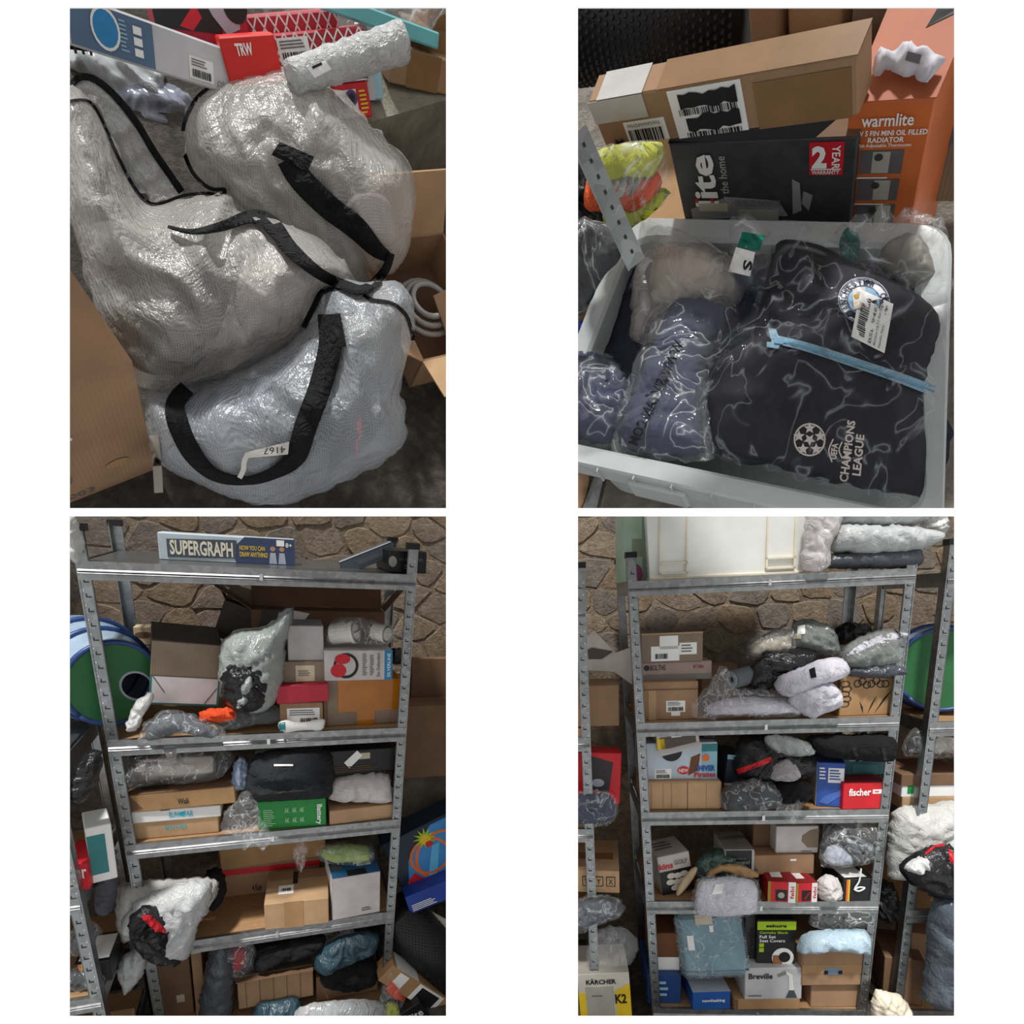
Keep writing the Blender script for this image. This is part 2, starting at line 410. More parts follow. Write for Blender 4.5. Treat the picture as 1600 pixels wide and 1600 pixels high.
# ---------------------------------------------------------------- soft things
def inside(poly, x, y):
    c = False; j = len(poly)-1
    for i in range(len(poly)):
        if (poly[i][1] > y) != (poly[j][1] > y) and x < (poly[j][0]-poly[i][0])*(y-poly[i][1])/(poly[j][1]-poly[i][1])+poly[i][0]: c = not c
        j = i
    return c
def plane_of(pl, plane, px):
    k, v = plane[0], plane[1]
    if k == 'Y': return Vector((0, v, 0)), Vector((0, -1, 0))
    if k == 'Z': return Vector((0, 0, v)), Vector((0, 0, 1))
    if k == 'X': return Vector((v, 0, 0)), Vector((1, 0, 0)) if pl.eye.x > v else Vector((-1, 0, 0))
    cx = sum(p[0] for p in px)/len(px); cy = sum(p[1] for p in px)/len(px)
    return pl.D(cx, cy, v), -pl.ray(cx, cy).normalized()
def pillow(pl, px, plane, T, wr=.011, seed=0, back=.4, res=30, k=.95, smooth=True, fr=17.0, dz=0.0, pw=.62, lift=0.0):
    """a stuffed shape with the given outline: an outline in a plane of the place, swollen to both sides, creased"""
    p0, n = plane_of(pl, plane, px)
    pts = [pl.hit(x, y, (p0, n)) for x, y in px]
    if smooth: pts = smoothline(pts, True, 3)
    u = (Vector((1,0,0))-n*n.x).normalized() if abs(n.x) < .9 else Vector((0,1,0)); v = n.cross(u)
    P2 = [((p-p0).dot(u), (p-p0).dot(v)) for p in pts]
    x0 = min(p[0] for p in P2); x1 = max(p[0] for p in P2); y0 = min(p[1] for p in P2); y1 = max(p[1] for p in P2)
    h = max(x1-x0, y1-y0)/res; ol = []
    for a, b in zip(P2, P2[1:]+P2[:1]):
        m = max(1, int(math.hypot(b[0]-a[0], b[1]-a[1])/h+.5)); ol += [(a[0]+(b[0]-a[0])*i/m, a[1]+(b[1]-a[1])*i/m) for i in range(m)]
    P2 = ol; segs = list(zip(P2, P2[1:]+P2[:1]))
    def dist(x, y):
        best = 1e9
        for (ax, ay), (bx, by) in segs:
            dx, dy = bx-ax, by-ay; L = dx*dx+dy*dy or 1e-12; t = max(0, min(1, ((x-ax)*dx+(y-ay)*dy)/L))
            q = (x-ax-t*dx)**2+(y-ay-t*dy)**2
            if q < best: best = q
        return math.sqrt(best)
    rg = random.Random(seed); vin = []; dd = []
    ny = int((y1-y0)/h)+2; nx = int((x1-x0)/h)+2
    for j in range(ny):
        for i in range(nx):
            x = x0+(i+.5*(j % 2)+rg.uniform(-.2, .2))*h; y = y0+(j+rg.uniform(-.2, .2))*h
            if inside(P2, x, y):
                q = dist(x, y)
                if q > .45*h: vin.append((x, y)); dd.append(q)
    nb = len(P2)
    r = delaunay_2d_cdt([Vector(p) for p in P2+vin], [(i, (i+1) % nb) for i in range(nb)], [list(range(nb))], 1, 1e-7)
    V2, tri, orig = r[0], r[2], r[3]
    dm = max(dd) if dd else h; lk = []
    for i, o in enumerate(orig):
        lk.append(0.0 if (o and min(o) < nb) else (dist(V2[i].x, V2[i].y)))
    off = Vector((seed*3.1, seed*1.7, seed*.9)); fv = []; bv = []
    for i, q in enumerate(V2):
        s = min(1, lk[i]/(dm*k)); t = T*(1-(1-s)**2)**pw if s > 0 else 0
        c = Vector((q.x, q.y, 0))*fr+off
        ca, sa = math.cos(seed*1.3), math.sin(seed*1.3)
        ca_, sa_ = c.x*ca+c.y*sa, -c.x*sa+c.y*ca
        c = c+Vector((noise.noise(c*.5), noise.noise(c*.5+Vector((9, 4, 1))), 0))*1.3
        lf = Vector((ca_*.55, sa_*1.7, seed))+Vector((noise.noise(c*.4), noise.noise(c*.4+Vector((2, 6, 1))), 0))*1.8
        R1 = lambda v: 1-2.2*abs(noise.noise(v))
        cr = .9*R1(lf)+.6*R1(c*1.5+Vector((5, 2, 7)))+.35*R1(c*3.4)-.6
        wr_ = wr*1.35 if wr > .006 else wr
        wv = wr_*cr*min(1, .25+s*1.6) if s > 0 else 0.0
        if s == 0: q = q+Vector((noise.noise(c*2.7), noise.noise(c*2.7+Vector((3, 8, 2)))))*wr*.9
        b = p0+u*q.x+v*q.y+n*lift
        fv.append(b+n*(t+wv)); bv.append(b-n*t*back)
    k0 = len(fv); fs = [list(f) for f in tri]; vs = list(fv); idx = {}
    for i in range(k0):
        if lk[i] == 0.0: idx[i] = i
        else: idx[i] = len(vs); vs.append(bv[i])
    # outward order
    a, b, c = [fv[i] for i in fs[0]]
    if (b-a).cross(c-a).dot(n) < 0: fs = [f[::-1] for f in fs]
    full = fs+[[idx[i] for i in f][::-1] for f in fs]
    for p in vs: p.z += dz
    return vs, full
def scaled(px, k, dx=0, dy=0):
    cx = sum(p[0] for p in px)/len(px); cy = sum(p[1] for p in px)/len(px)
    return [(cx+(x-cx)*k+dx, cy+(y-cy)*k+dy) for x, y in px]
_SEED = [0]
def soft(pl, name, label, cat, px, plane, T, mat, z=None, part='skin', group=None, inner=None, smoothshade=True, seed=None, **k):
    """a bag, mailer or garment as one thing; inner=(outline or scale, material, thickness share, part name)"""
    _SEED[0] += 1; sd = seed or _SEED[0]
    vs, fs = pillow(pl, px, plane, T, seed=sd, **k)
    dz = 0.0
    if z is not None: dz = z-min(v.z for v in vs)
    for v in vs: v.z += dz
    c = sum(vs, Vector())/len(vs); o = Vector((c.x, c.y, min(v.z for v in vs)))
    th = Thing(pl, name, label, cat, o, None, group); th.dz = dz
    th.bvh = BVHTree.FromPolygons(vs, fs); th.vf = ([v.copy() for v in vs], fs)
    th.skin = th.lpart(part, (vs, fs), mat, smooth=smoothshade)
    if inner:
        for q, it in enumerate(inner if isinstance(inner, list) else [inner]):
            ip = it[0] if isinstance(it[0], list) else scaled(px, it[0])
            kk = dict(k); kk['lift'] = k.get('lift', 0)+ (it[4] if len(it) > 4 else 0); kk['wr'] = min(k.get('wr', .009), .007); kk['res'] = 22
            iv, fi = pillow(pl, ip, plane, T*it[2], seed=sd+50+q, **kk)
            for v in iv:
                v.z += dz
                d = (v-pl.eye).normalized(); hit = th.bvh.ray_cast(pl.eye, d)      # contents stay under the skin
                if hit[0] is not None and (hit[0]-pl.eye).length+.006 > (v-pl.eye).length: v[:] = hit[0]+d*.006
            th.lpart(it[3], (iv, fi), it[1], smooth=True)
    return th
def soft_in(th, name, px, plane, T, mat, smoothshade=True, seed=1, **k):
    vs, fs = pillow(th.pl, px, plane, T, seed=seed, **k)
    for v in vs: v.z += getattr(th, 'dz', 0)
    return th.lpart(name, (vs, fs), mat, smooth=smoothshade)
def struct(pl, name, d, mat, smooth=False):
    ob = bpy.data.objects.new(name, rawmesh(name, d[0], d[1], mat, smooth)); COL.objects.link(ob); ob.matrix_world = pl.M if pl else Matrix.Identity(4)
    ob['kind'] = 'structure'; return ob

# ---------------------------------------------------------------- the white display wall with its four openings
def white_wall():
    Dw = .6; k = Dw/F
    xs = [-500, 108.5, 697, 903, 1491.5, 2100]; ys = [-500, 12, 794, 806.5, 1588, 2100]; holes = {(1, 1), (3, 1), (1, 3), (3, 3)}
    vs = []; fs = []; g = {}
    for j, y in enumerate(ys):
        for i, x in enumerate(xs):
            for b in (0, 1): g[i, j, b] = len(vs); vs.append(((x-CX)*k, Dw+b*.0008, H-(y-CY)*k))
    cell = lambda i, j: 0 <= i < 5 and 0 <= j < 5 and (i, j) not in holes
    for j in range(5):
        for i in range(5):
            if not cell(i, j): continue
            q = [(i, j), (i+1, j), (i+1, j+1), (i, j+1)]
            fs.append([g[a, b, 0] for a, b in q][::-1]); fs.append([g[a, b, 1] for a, b in q])
            for (di, dj), (p, r) in (((0,-1), (0,1)), ((1,0), (1,2)), ((0,1), (2,3)), ((-1,0), (3,0))):
                if not cell(i+di, j+dj): fs.append([g[q[p][0], q[p][1], 0], g[q[r][0], q[r][1], 0], g[q[r][0], q[r][1], 1], g[q[p][0], q[p][1], 1]])
    m = M('white_paint', 'ffffff', .9, var=0.0, spec=.1)
    return struct(None, 'wall_front', (vs, fs), m)
white_wall()
struct(None, 'wall_partition', boxdata(-.003, .003, .601, 3.6, -.2, 2.3), M('white_paint'))      # divides the left-hand places from the right-hand ones

# ---------------------------------------------------------------- masonry
STONE = [concrete('rubble_stone_%d' % i, a, b, c, 34) for i, (a, b, c) in enumerate((('75675a','988775','b0a08d'), ('80715f','a39079','b9a892'), ('6a6056','8b8074','a29789'), ('776551','9b866c','b39e83')))]
MORTAR = concrete('lime_mortar', '6f6253', '978670', 'b0a08a', 40)
FLOORM = concrete('rough_concrete', '2a2622', '4a443d', '6d665c', 26)
FLOORG = concrete('grey_concrete', '5b554c', '857e73', 'a39c90', 14)
def rubble(pl, name, x0, x1, z0, z1, Y, cw, ch, seed, thick=.006):
    """a rubble wall: mortar bed and single irregular stones set a little proud of it"""
    r = random.Random(seed); w = struct(pl, name, boxdata(x0, x1, Y, Y+.1, z0, z1), MORTAR); ax = cw/ch
    pts = []; nx = int((x1-x0)/cw)+3; nz = int((z1-z0)/ch)+3
    for j in range(nz):
        for i in range(nx): pts.append(((x0+(i-1+.5*(j % 2)+r.uniform(-.36, .36))*cw)/ax, z0+(j-.8+r.uniform(-.36, .36))*ch))
    for (px_, pz_) in pts:
        cell = [(px_-ch*2, pz_-ch*2), (px_+ch*2, pz_-ch*2), (px_+ch*2, pz_+ch*2), (px_-ch*2, pz_+ch*2)]
        for (qx, qz) in pts:
            d2 = (qx-px_)**2+(qz-pz_)**2
            if d2 < 1e-9 or d2 > (ch*3.2)**2: continue
            mx, mz = (px_+qx)/2, (pz_+qz)/2; nx_, nz_ = qx-px_, qz-pz_; out = []
            for a, b in zip(cell, cell[1:]+cell[:1]):
                da = (a[0]-mx)*nx_+(a[1]-mz)*nz_; db = (b[0]-mx)*nx_+(b[1]-mz)*nz_
                if da <= 0: out.append(a)
                if da*db < 0: t = da/(da-db); out.append((a[0]+(b[0]-a[0])*t, a[1]+(b[1]-a[1])*t))
            cell = out
            if not cell: break
        if len(cell) < 3: continue
        cell = [(max(x0, min(x1, a*ax)), max(z0, min(z1, b))) for a, b in cell]
        c = (sum(p[0] for p in cell)/len(cell), sum(p[1] for p in cell)/len(cell))
        if not (x0+.02 < c[0] < x1-.02 and z0+.02 < c[1] < z1-.02): continue
        ch_ = []
        for a, b in zip(cell, cell[1:]+cell[:1]): ch_ += [(a[0]*.78+b[0]*.22, a[1]*.78+b[1]*.22), (a[0]*.22+b[0]*.78, a[1]*.22+b[1]*.78)]
        C0 = Vector((c[0], Y, c[1])); base = []
        for a, b in ch_:
            q = Vector((a, Y, b)); base.append(C0+(q-C0)*(1-.005/max(.02, (q-C0).length))+Vector((r.uniform(-.004, .004), .001, r.uniform(-.004, .004))))
        n = len(base); p = thick*r.uniform(.4, 1.4); mid = [C0+(q-C0)*.94+Vector((0, -p*r.uniform(.7, 1.1), 0)) for q in base]
        vs = base+mid+[C0+Vector((0, -p*r.uniform(.85, 1.1), 0))]
        fs = [[i, (i+1) % n, n+(i+1) % n, n+i] for i in range(n)]+[[n+i, n+(i+1) % n, 2*n] for i in range(n)]
        ob = bpy.data.objects.new('stone', rawmesh('stone', vs, fs, r.choice(STONE), False)); COL.objects.link(ob); ob.parent = w
    return w

# ---------------------------------------------------------------- racks
BOARD = M('chipboard', 'a07d58', .8, var=.1, vs=60)
DARKSLOT = M('slot_shadow_steel', '2c2c2c', .6)
def beam(x0, x1, y, z, dirn, hgt=.052):
    """a folded steel shelf beam with two rolled ribs; dirn -1 faces the viewer"""
    s = dirn; pr = [(0, 0), (0, -hgt*.42), (-.004*s, -hgt*.5), (0, -hgt*.56), (-.004*s, -hgt*.63), (0, -hgt*.7), (0, -hgt), (.012*s, -hgt), (.012*s, 0)]
    pr = [(y-a*0+a*1.0 if s > 0 else y+a, z+b) for a, b in pr] if s > 0 else [(y-a, z+b) for a, b in pr]
    n = len(pr); vs = [Vector((x0, a, b)) for a, b in pr]+[Vector((x1, a, b)) for a, b in pr]
    return vs, [[i, (i+1) % n, n+(i+1) % n, n+i] for i in range(n)]+[list(range(n))[::-1], list(range(n, 2*n))]
def rack(pl, label, xc, W, D, zs, taper, Ht, y0=0.0, skew=0.0, boards=None, feet=0.0, top=1.83):
    """boltless steel shelving: angle posts with punched slots and black caps, beams, chipboard decks"""
    th = Thing(pl, 'shelving_rack', label, 'shelving rack', (xc, y0+D/2, feet), None, 'galvanised shelving racks')
    X = lambda side, z: side*W/2*(1+taper*(z-.9))
    for sx in (-1, 1):
        for yb in (0, 1):
            t = .034; f = .0022; ds = []; iy = 1 if yb == 0 else -1
            y = y0+(0 if yb == 0 else D)
            def seg(za, zb, a, b, c, d):
                q = []
                for zz in (za, zb):
                    xx = xc+X(sx, zz)
                    q += [Vector((xx+a, y+c, zz)), Vector((xx+b, y+c, zz)), Vector((xx+b, y+d, zz)), Vector((xx+a, y+d, zz))]
                return q, [[0,1,2,3][::-1], [4,5,6,7], [0,1,5,4], [1,2,6,5], [2,3,7,6], [3,0,4,7]]
            a, b = (0, -sx*t)
            ds.append(seg(feet, top, a, b, 0, f*iy))                # flange across the front
            ds.append(seg(feet, top, a, -sx*f, 0, t*iy))            # flange along the side
            ds.append(seg(feet, top, b, b+sx*.003, 0, .006*iy)); ds.append(seg(feet, top, a, a-sx*.004, -.0025*iy, 0))   # rolled edges
            p = th.lpart('post', join(*ds), GALV)
            cs = boxdata(xc+X(sx, top)-.004 if sx < 0 else xc+X(sx, top)-t-.003, xc+X(sx, top)+t+.003 if sx < 0 else xc+X(sx, top)+.004, y-.004 if yb == 0 else y-t, y+t if yb == 0 else y+.004, top-.008, top+.012)
            th.lpart('post_cap', cs, black, sub=p)
            if yb == 0:
                sl = []; nb = []; z = feet+.03
                while z < top-.05:
                    xx = xc+X(sx, z)-sx*t*.55
                    sl.append(boxdata(xx-.0065, xx+.0065, y-.0016, y+.001, z, z+.0035)); sl.append(boxdata(xx-.0065, xx-.004, y-.0016, y+.001, z, z+.011))
                    nb.append(boxdata(xx+.004*0+sx*.010-.0015, xx+sx*.010+.0015, y-.003, y, z+.018, z+.022))
                    z += .042
                th.lpart('punched_slots', join(*sl), DARKSLOT, sub=p, kind='stuff'); th.lpart('rivet_dimples', join(*nb), M('bright_steel', 'd9dadb', .25, .9), sub=p, kind='stuff')
    for i, z in enumerate(zs):
        a, b = xc+X(-1, z)+.004, xc+X(1, z)-.004
        bd = th.lpart('shelf_board', boxdata(a+.012, b-.012, y0+.014, y0+D-.014, z-.012, z-.001), BOARD if i else GALV)
        fb = th.lpart('beam', beam(a, b, y0-.003, z, -1), GALVB); th.lpart('beam', beam(a, b, y0+D-.012, z, 1), GALVB)
        for sx in (-1, 1):
            xx = xc+X(sx, z); th.lpart('side_beam', boxdata(xx-.006 if sx > 0 else xx+.002, xx-.002 if sx > 0 else xx+.006, y0+.01, y0+D-.01, z-.05, z), GALV)
        xm = (a+b)/2; th.lpart('clip', join(boxdata(xm-.005, xm+.005, y0-.009, y0-.003, z-.036, z-.016), boxdata(xm-.003, xm+.003, y0-.011, y0-.009, z-.033, z-.019)), M('bright_steel'), sub=fb)
        if i == 0:
            th.lpart('support_bar', boxdata(xm-.012, xm+.012, y0+.01, y0+D-.01, z-.032, z-.013), GALV)
    return th
ZC = [1.74, 1.2018, .8386, .4406, .02]; ZD = [1.74, 1.225, .8797, .517, .056]
rackC = rack(PC, 'tall galvanised shelving rack, one end beside the green tunnel toy', 0, .9, .45, ZC, .086, 1.8, feet=-.03)
rackD = rack(PD, 'tall galvanised shelving rack with the red fixings box and white storage tub', 0, .9, .45, ZD, .10, 1.8, feet=-.03)

# rooms behind the racks
rubble(PC, 'wall_back', -.95, PC.Y(765, 1000, .62).x, .5, 2.75, .62, .16, .105, 3)
rubble(PD, 'wall_rear', PD.Y(835, 1000, .6).x, 1.25, .5, 2.5, .60, .16, .105, 8)
XC = PC.Y(765, 1300, .62).x; XD = PD.Y(835, 1300, .6).x
struct(PC, 'floor', boxdata(-1.0, XC, -.6, .75, -.12, -.03), FLOORM); struct(PD, 'floor.001', boxdata(XD, 1.25, -.5, .75, -.12, -.03), FLOORM)
struct(PC, 'wall_low', boxdata(-.95, XC, .66, .72, -.03, .6), MORTAR); struct(PD, 'wall_low_rear', boxdata(XD, 1.25, .64, .7, -.03, .6), MORTAR)
struct(PC, 'shade_wall_left', boxdata(-1.02, -.95, -.1, .75, -.03, 2.75), MORTAR); struct(PD, 'shade_wall_right', boxdata(1.25, 1.3, -.1, .75, -.03, 2.5), MORTAR)  # unseen side walls, added to keep skylight off the racks
# ground of the two upper places
def ground(pl, name, px, z, mat, t=.02):
    return struct(pl, name, prismdata([pl.Z(x, y, z) for x, y in px], (0, 0, 1), t), mat)
ground(PA, 'floor.002', [(60, 799), (740, 799), (740, -60), (60, -60)], 0, FLOORM)
ground(PB, 'floor.003', [(860, 799), (1540, 799), (1540, -60), (860, -60)], 0, FLOORG)

# ================================================================ place C: first rack (lower left)
S1, S2, S3, S4, S5 = ZC
GREYP = mailer('grey_mailer', 'b9bcbc'); WHITEP = mailer('white_mailer', 'd3d4d2'); SILV = mailer('silver_mailer', '9ba19f', .25); BLUEP = mailer('pale_blue_mailer', 'b4cbd8')
TEALP = mailer('teal_mailer', '2c4650'); BLACKP = mailer('black_mailer', '1b1c1e', .3); DKCLOTH = cloth('charcoal_cloth', '2b2d30'); NAVY = cloth('navy_cloth', '25304d'); BLACKC = cloth('black_cloth', '17181a')
WHITECL = cloth('white_cloth', 'd4d2dc'); REDC = cloth('red_cloth', 'b3202a'); LILAC = cloth('pale_cloth', 'cfcbd6')
RED = M('red_print', 'c8202c', .45); TEAL = M('teal_print', '2f7c7e', .5); BLUE = M('blue_print', '234f9a', .45); CYAN = M('cyan_print', '2fb0c4', .5); YEL = M('yellow_print', 'e8c52a', .5); ORANGE = M('orange_print', 'e2702c', .5)
SLATE = M('slate_print', '4a525c', .5); GREYI = M('grey_print', '6a6a6c')
# --- on the top shelf
b = Box(PC, 'board_game', 'long drawing-game box with big outlined capitals on the top shelf', 'game box', (250, 884, 461, 843), .16, .08, M('ice_print', 'b9c4cc', .4), z=S1)
b.poly('front', [(.55,0),(1,0),(1,1),(.62,1),(.52,.5)], M('navy_print', '3a4664', .4)); b.poly('front', [(.06,.1),(.55,.16),(.56,.86),(.06,.78)], SLATE, off=.002)
b.text('front', .08, .2, .53, .76, 'SUPERGRAPH', M('cream_print', 'ded9c4'), off=.0032, bold=.03); b.text('front', .58, .5, .77, .68, 'NOW YOU CAN', YEL, off=.003); b.text('front', .58, .25, .79, .44, 'DRAW ANYTHING!', YEL, off=.003)
b.text('front', .93, .68, .98, .86, '8+', paper, off=.003)
for u in (.83, .9): b.poly('front', [(u-.03,.02),(u+.03,.02),(u+.02,.45),(u-.02,.45)], M('pale_print', 'a9aebb'), off=.0022); b.disc('front', u, .6, .008, M('skin_print', 'b58468'), off=.0022)
b.rect('front', .86, .72, .92, .95, paper, off=.0024)
b = Box(PC, 'flat_box', 'slate-blue flat box leaning at a slant against a black box', 'box', (540, 884, 606, 862), .14, .05, SLATE, roll=-24, hgt=.05, wid=.19, ctr=(575, 872)); b.lines('front', .3, .3, .9, .6, 3, GREYI); b.rect('front', 0, .93, 1, 1, white)
b = Box(PC, 'black_box', 'small black box with silver roundel at end of top shelf', 'box', (607, 880, 667, 845), .05, .2, black, yaw=4, z=S1); b.text('front', .25, .55, .9, .68, 'YX ADDICTED', GREYI); b.disc('front', .1, .5, .014, M('silver_print', 'a8a89c'), ry=.018); b.lines('front', .4, .15, .8, .4, 2, GREYI)
soft(PC, 'carrier_bag', 'bright white plastic bag on the neighbouring rack beside the black post cap', 'bag', [(100,800),(114,806),(124,824),(131,850),(130,868),(122,880),(108,870),(98,860)], ('Y', -.08), .04, WHITEP)
# --- second level, y 940..1155
t = Thing(PC, 'play_tunnel', 'round blue and green pop-up tunnel toy with a hole in its end', 'tunnel toy', PC.Y(176, 1150, .06))
c = PC.Y(177, 1068, .05); R_ = (PC.Y(177, 988, .05).z-c.z); ax = Vector((.6, -1, -.08)).normalized()
BLU2 = M('tunnel_blue', '5d7fa8', .3, spec=.6); t.lpart('fabric_wall', lathedata(c, ax, [(-.3, R_*.93), (-.2, R_*.97), (-.1, R_*.92), (-.02, R_*.84), (.0, R_*.82)], 36), M('tunnel_film', 'a3b8cc', .2, spec=.8), smooth=True)
for h, rr, w in ((.0, .82, .008), (-.1, .94, .009), (-.2, .99, .010)):
    t.lpart('hoop', tubedata([c+ax*h+(ax.orthogonal().normalized()*math.cos(a)+ax.cross(ax.orthogonal().normalized())*math.sin(a))*R_*rr for a in [2*math.pi*i/40 for i in range(41)]], w), M('tunnel_navy', '2f4a80', .35), smooth=True)
u = ax.orthogonal().normalized(); v = ax.cross(u); hc = PC.Y(221, 1077, c.y); hv = hc-c; hv = Vector((hv.dot(u), hv.dot(v))); n = 40; vo = []; vi = []
for i in range(n):
    a = 2*math.pi*i/n; vo.append(c+ax*.002+(u*math.cos(a)+v*math.sin(a))*R_*.82); vi.append(c+ax*.002+u*(hv.x+.042*math.cos(a))+v*(hv.y+.05*math.sin(a)))
ed = t.lpart('end_disc', (vo+vi, [[i, (i+1) % n, n+(i+1) % n, n+i] for i in range(n)]), M('tunnel_green', '2c6b3c', .5))
t.lpart('hole_trim', tubedata(vi+vi[:1], .004, 6), M('pale_print'), sub=ed)
t.lpart('back_disc', (lambda q: (q, [list(range(len(q)))]))([c-ax*.28+(u*math.cos(2*math.pi*i/n)+v*math.sin(2*math.pi*i/n))*R_*.9 for i in range(n)]), M('tunnel_blue'))
sc_ = soft(PC, 'silver_scarf', 'white plastic sheet hanging at the foot of the tunnel toy', 'sheet', [(196,1140),(208,1108),(222,1088),(236,1080),(240,1092),(228,1115),(214,1140)], ('Y', .0), .015, WHITEP, back=.3)
b = Box(PC, 'open_carton', 'upturned carton, kraft above a white end with teal edging', 'carton', (243, 1102, 338, 1006), .08, .24, KR['grey'], yaw=10, roll=7, hgt=.21, wid=.2, pitch=4, ctr=(291, 1054))
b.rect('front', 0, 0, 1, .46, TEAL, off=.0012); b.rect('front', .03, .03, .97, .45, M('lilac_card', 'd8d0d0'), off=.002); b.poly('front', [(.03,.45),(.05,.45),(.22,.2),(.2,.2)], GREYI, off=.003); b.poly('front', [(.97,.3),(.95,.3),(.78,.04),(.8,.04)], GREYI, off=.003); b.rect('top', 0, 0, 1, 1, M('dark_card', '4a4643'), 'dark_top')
b.rect('front', 0, .455, 1, .47, KR['dark'])
th = soft(PC, 'mailing_bag', 'rolled silver mailing bag with its black mouth towards us', 'mailing bag', [(346,1080),(340,1050),(346,1012),(365,990),(400,985),(425,975),(440,958),(458,952),(455,985),(445,1010),(446,1060),(434,1098),(410,1118),(380,1115),(358,1102)], ('Y', .06), .09, SILV, z=S2+.05, wr=.012)
soft_in(th, 'black_lining', [(352,1085),(350,1055),(362,1035),(385,1028),(408,1034),(420,1055),(420,1085),(405,1105),(380,1108),(362,1100)], ('Y', .06), .05, BLACKP, wr=.014, lift=.06, seed=4)
soft_in(th, 'crease', [(372,1095),(380,1060),(392,1048),(398,1062),(388,1090)], ('Y', .06), .015, SILV, lift=.105, seed=9)
b9 = b = Box(PC, 'parcel', 'plain kraft carton under a red flat box, white despatch label', 'carton', (438, 1131, 505, 1090), .03, .16, KR['mid'], z=S2); b.label('front', .16, .15, .92, .8, 5, bar=(.4,.2,.95,.42))
b8 = b = Box(PC, 'red_flat_box', 'shallow red box lying on a labelled kraft carton', 'box', (432, 1092, 514, 1064), .02, .18, M('red_card', 'b4263a', .45), roll=-2, z=b9.top)
b10 = b = Box(PC, 'taped_carton', 'brown carton wrapped with shiny orange tape on the second shelf', 'carton', (506, 1134, 625, 1064), .05, .26, KR['grey'], z=S2, yaw=3)
OT = M('orange_tape', 'b06a12', .18, spec=.7); b.rect('front', .18, .3, 1, 1, OT, 'packing_tape'); b.rect('front', .42, 0, .66, .32, OT, 'packing_tape', off=.0016); b.rect('front', .02, .0, .05, 1, KR['dark'], 'edge_wear'); b.rect('top', .1, .0, 1, 1, OT, 'packing_tape')
b = Box(PC, 'kraft_box', 'small kraft box with a foreign-print label between the silver mailer and ear-defender box', 'box', (442, 1060, 508, 1027), .05, .14, KR['grey'], z=b8.top); l = b.rect('front', .3, .06, .75, .82, M('beige_label', 'cdbfa4')); b.lines('front', .36, .3, .7, .6, 3, GREYI)
b2 = Box(PC, 'white_box', 'plain white cube box on the small kraft box', 'box', (450, 1027, 506, 972), .06, .13, M('grey_white_card', 'b7b4b4', .6), z=b.top)
b = Box(PC, 'ear_defender_box', 'white box picturing red ear defenders, blue edge stripe', 'box', (507, 1061, 613, 1014), .04, .15, M('photo_white', 'c9c2c0', .45), z=b10.top, yaw=2)
b.rect('front', .88, 0, 1, 1, M('blue_edge', '2a86b8')); b.disc('front', .26, .72, .026, RED, 'ear_cup', ry=.018); b.disc('front', .2, .34, .026, RED, 'ear_cup', ry=.024); b.disc('front', .31, .5, .042, black, 'headband', inner=.78, ry=.045, off=.0014); b.lines('front', .55, .15, .62, .9, 12, GREYI); b.lines('front', .66, .15, .72, .85, 12, GREYI, 5); b.text('front', .76, .12, .81, .9, 'Ear Defenders', GREYI, turn=90); b.text('front', .92, .1, .97, .9, 'SILVERLINE', paper, turn=90)
th = soft(PC, 'bag_of_fittings', 'clear bag of white plastic pipe fittings on the ear-defender box', 'bag', [(505,1005),(508,988),(525,972),(552,968),(580,974),(612,980),(627,990),(622,1004),(605,1013),(560,1012),(520,1014)], ('Y', .10), .05, CLEAR2, z=b.top)
WP = M('white_plastic', 'd5d2ca', .3); dz = Vector((0, 0, th.dz))
for a, c2, r in (((520,996),(556,992),.035), ((548,1000),(552,985),.022), ((586,992),(606,996),.03)):
    p, q = PC.Y(*a, .1)+dz, PC.Y(*c2, .06)+dz; th.lpart('pipe_fitting', join(cyldata(p, q, r, n=18, cap=False), cyldata(p, q, r*.75, n=18), cyldata(q-(q-p)*.15, q, r*1.12, n=18, cap=False)), WP, smooth=False)
soft(PC, 'black_sack', 'black plastic scrap poking out behind the ear-defender box', 'bag', [(600,1020),(618,1012),(640,1022),(634,1036),(606,1036)], ('Y', .22), .03, BLACKP)
th = soft(PC, 'garment_bag', 'crumpled clear bag with a dark garment drooping over the shelf edge', 'bag', [(214,1162),(222,1136),(240,1122),(262,1113),(290,1115),(320,1128),(346,1140),(356,1150),(340,1160),(300,1152),(270,1150),(240,1162)], ('Y', -.01), .04, CLEAR2, z=S2-.012, inner=(.82, cloth('grey_cloth', '5a5c63'), .8, 'garment'))
soft(PC, 'orange_cloth', 'bright orange cloth bundle beneath the silver mailing bag', 'cloth', [(312,1124),(316,1108),(340,1104),(364,1106),(374,1118),(350,1126)], ('Y', .04), .03, cloth('orange_cloth', 'e2512a'), z=S2+.03)
soft(PC, 'dark_packet', 'black clear-wrapped packet on the shelf under the silver mailing bag', 'packet', [(330,1150),(345,1126),(380,1118),(420,1114),(440,1120),(440,1140),(400,1146),(360,1154)], ('Y', .05), .04, CLEAR, z=S2, inner=(.9, BLACKC, .9, 'garment'))
th = soft(PC, 'paper_bundle', 'folded white and green paper packet at the shelf front', 'packet', [(434,1132),(446,1124),(470,1128),(500,1122),(508,1126),(502,1140),(470,1140),(446,1144)], ('Y', -.004), .012, white, z=S2, wr=.003)
th.drape('green_fold', *quad_px([(434,1130),(446,1128),(446,1143),(438,1143)]), TEAL, .001)
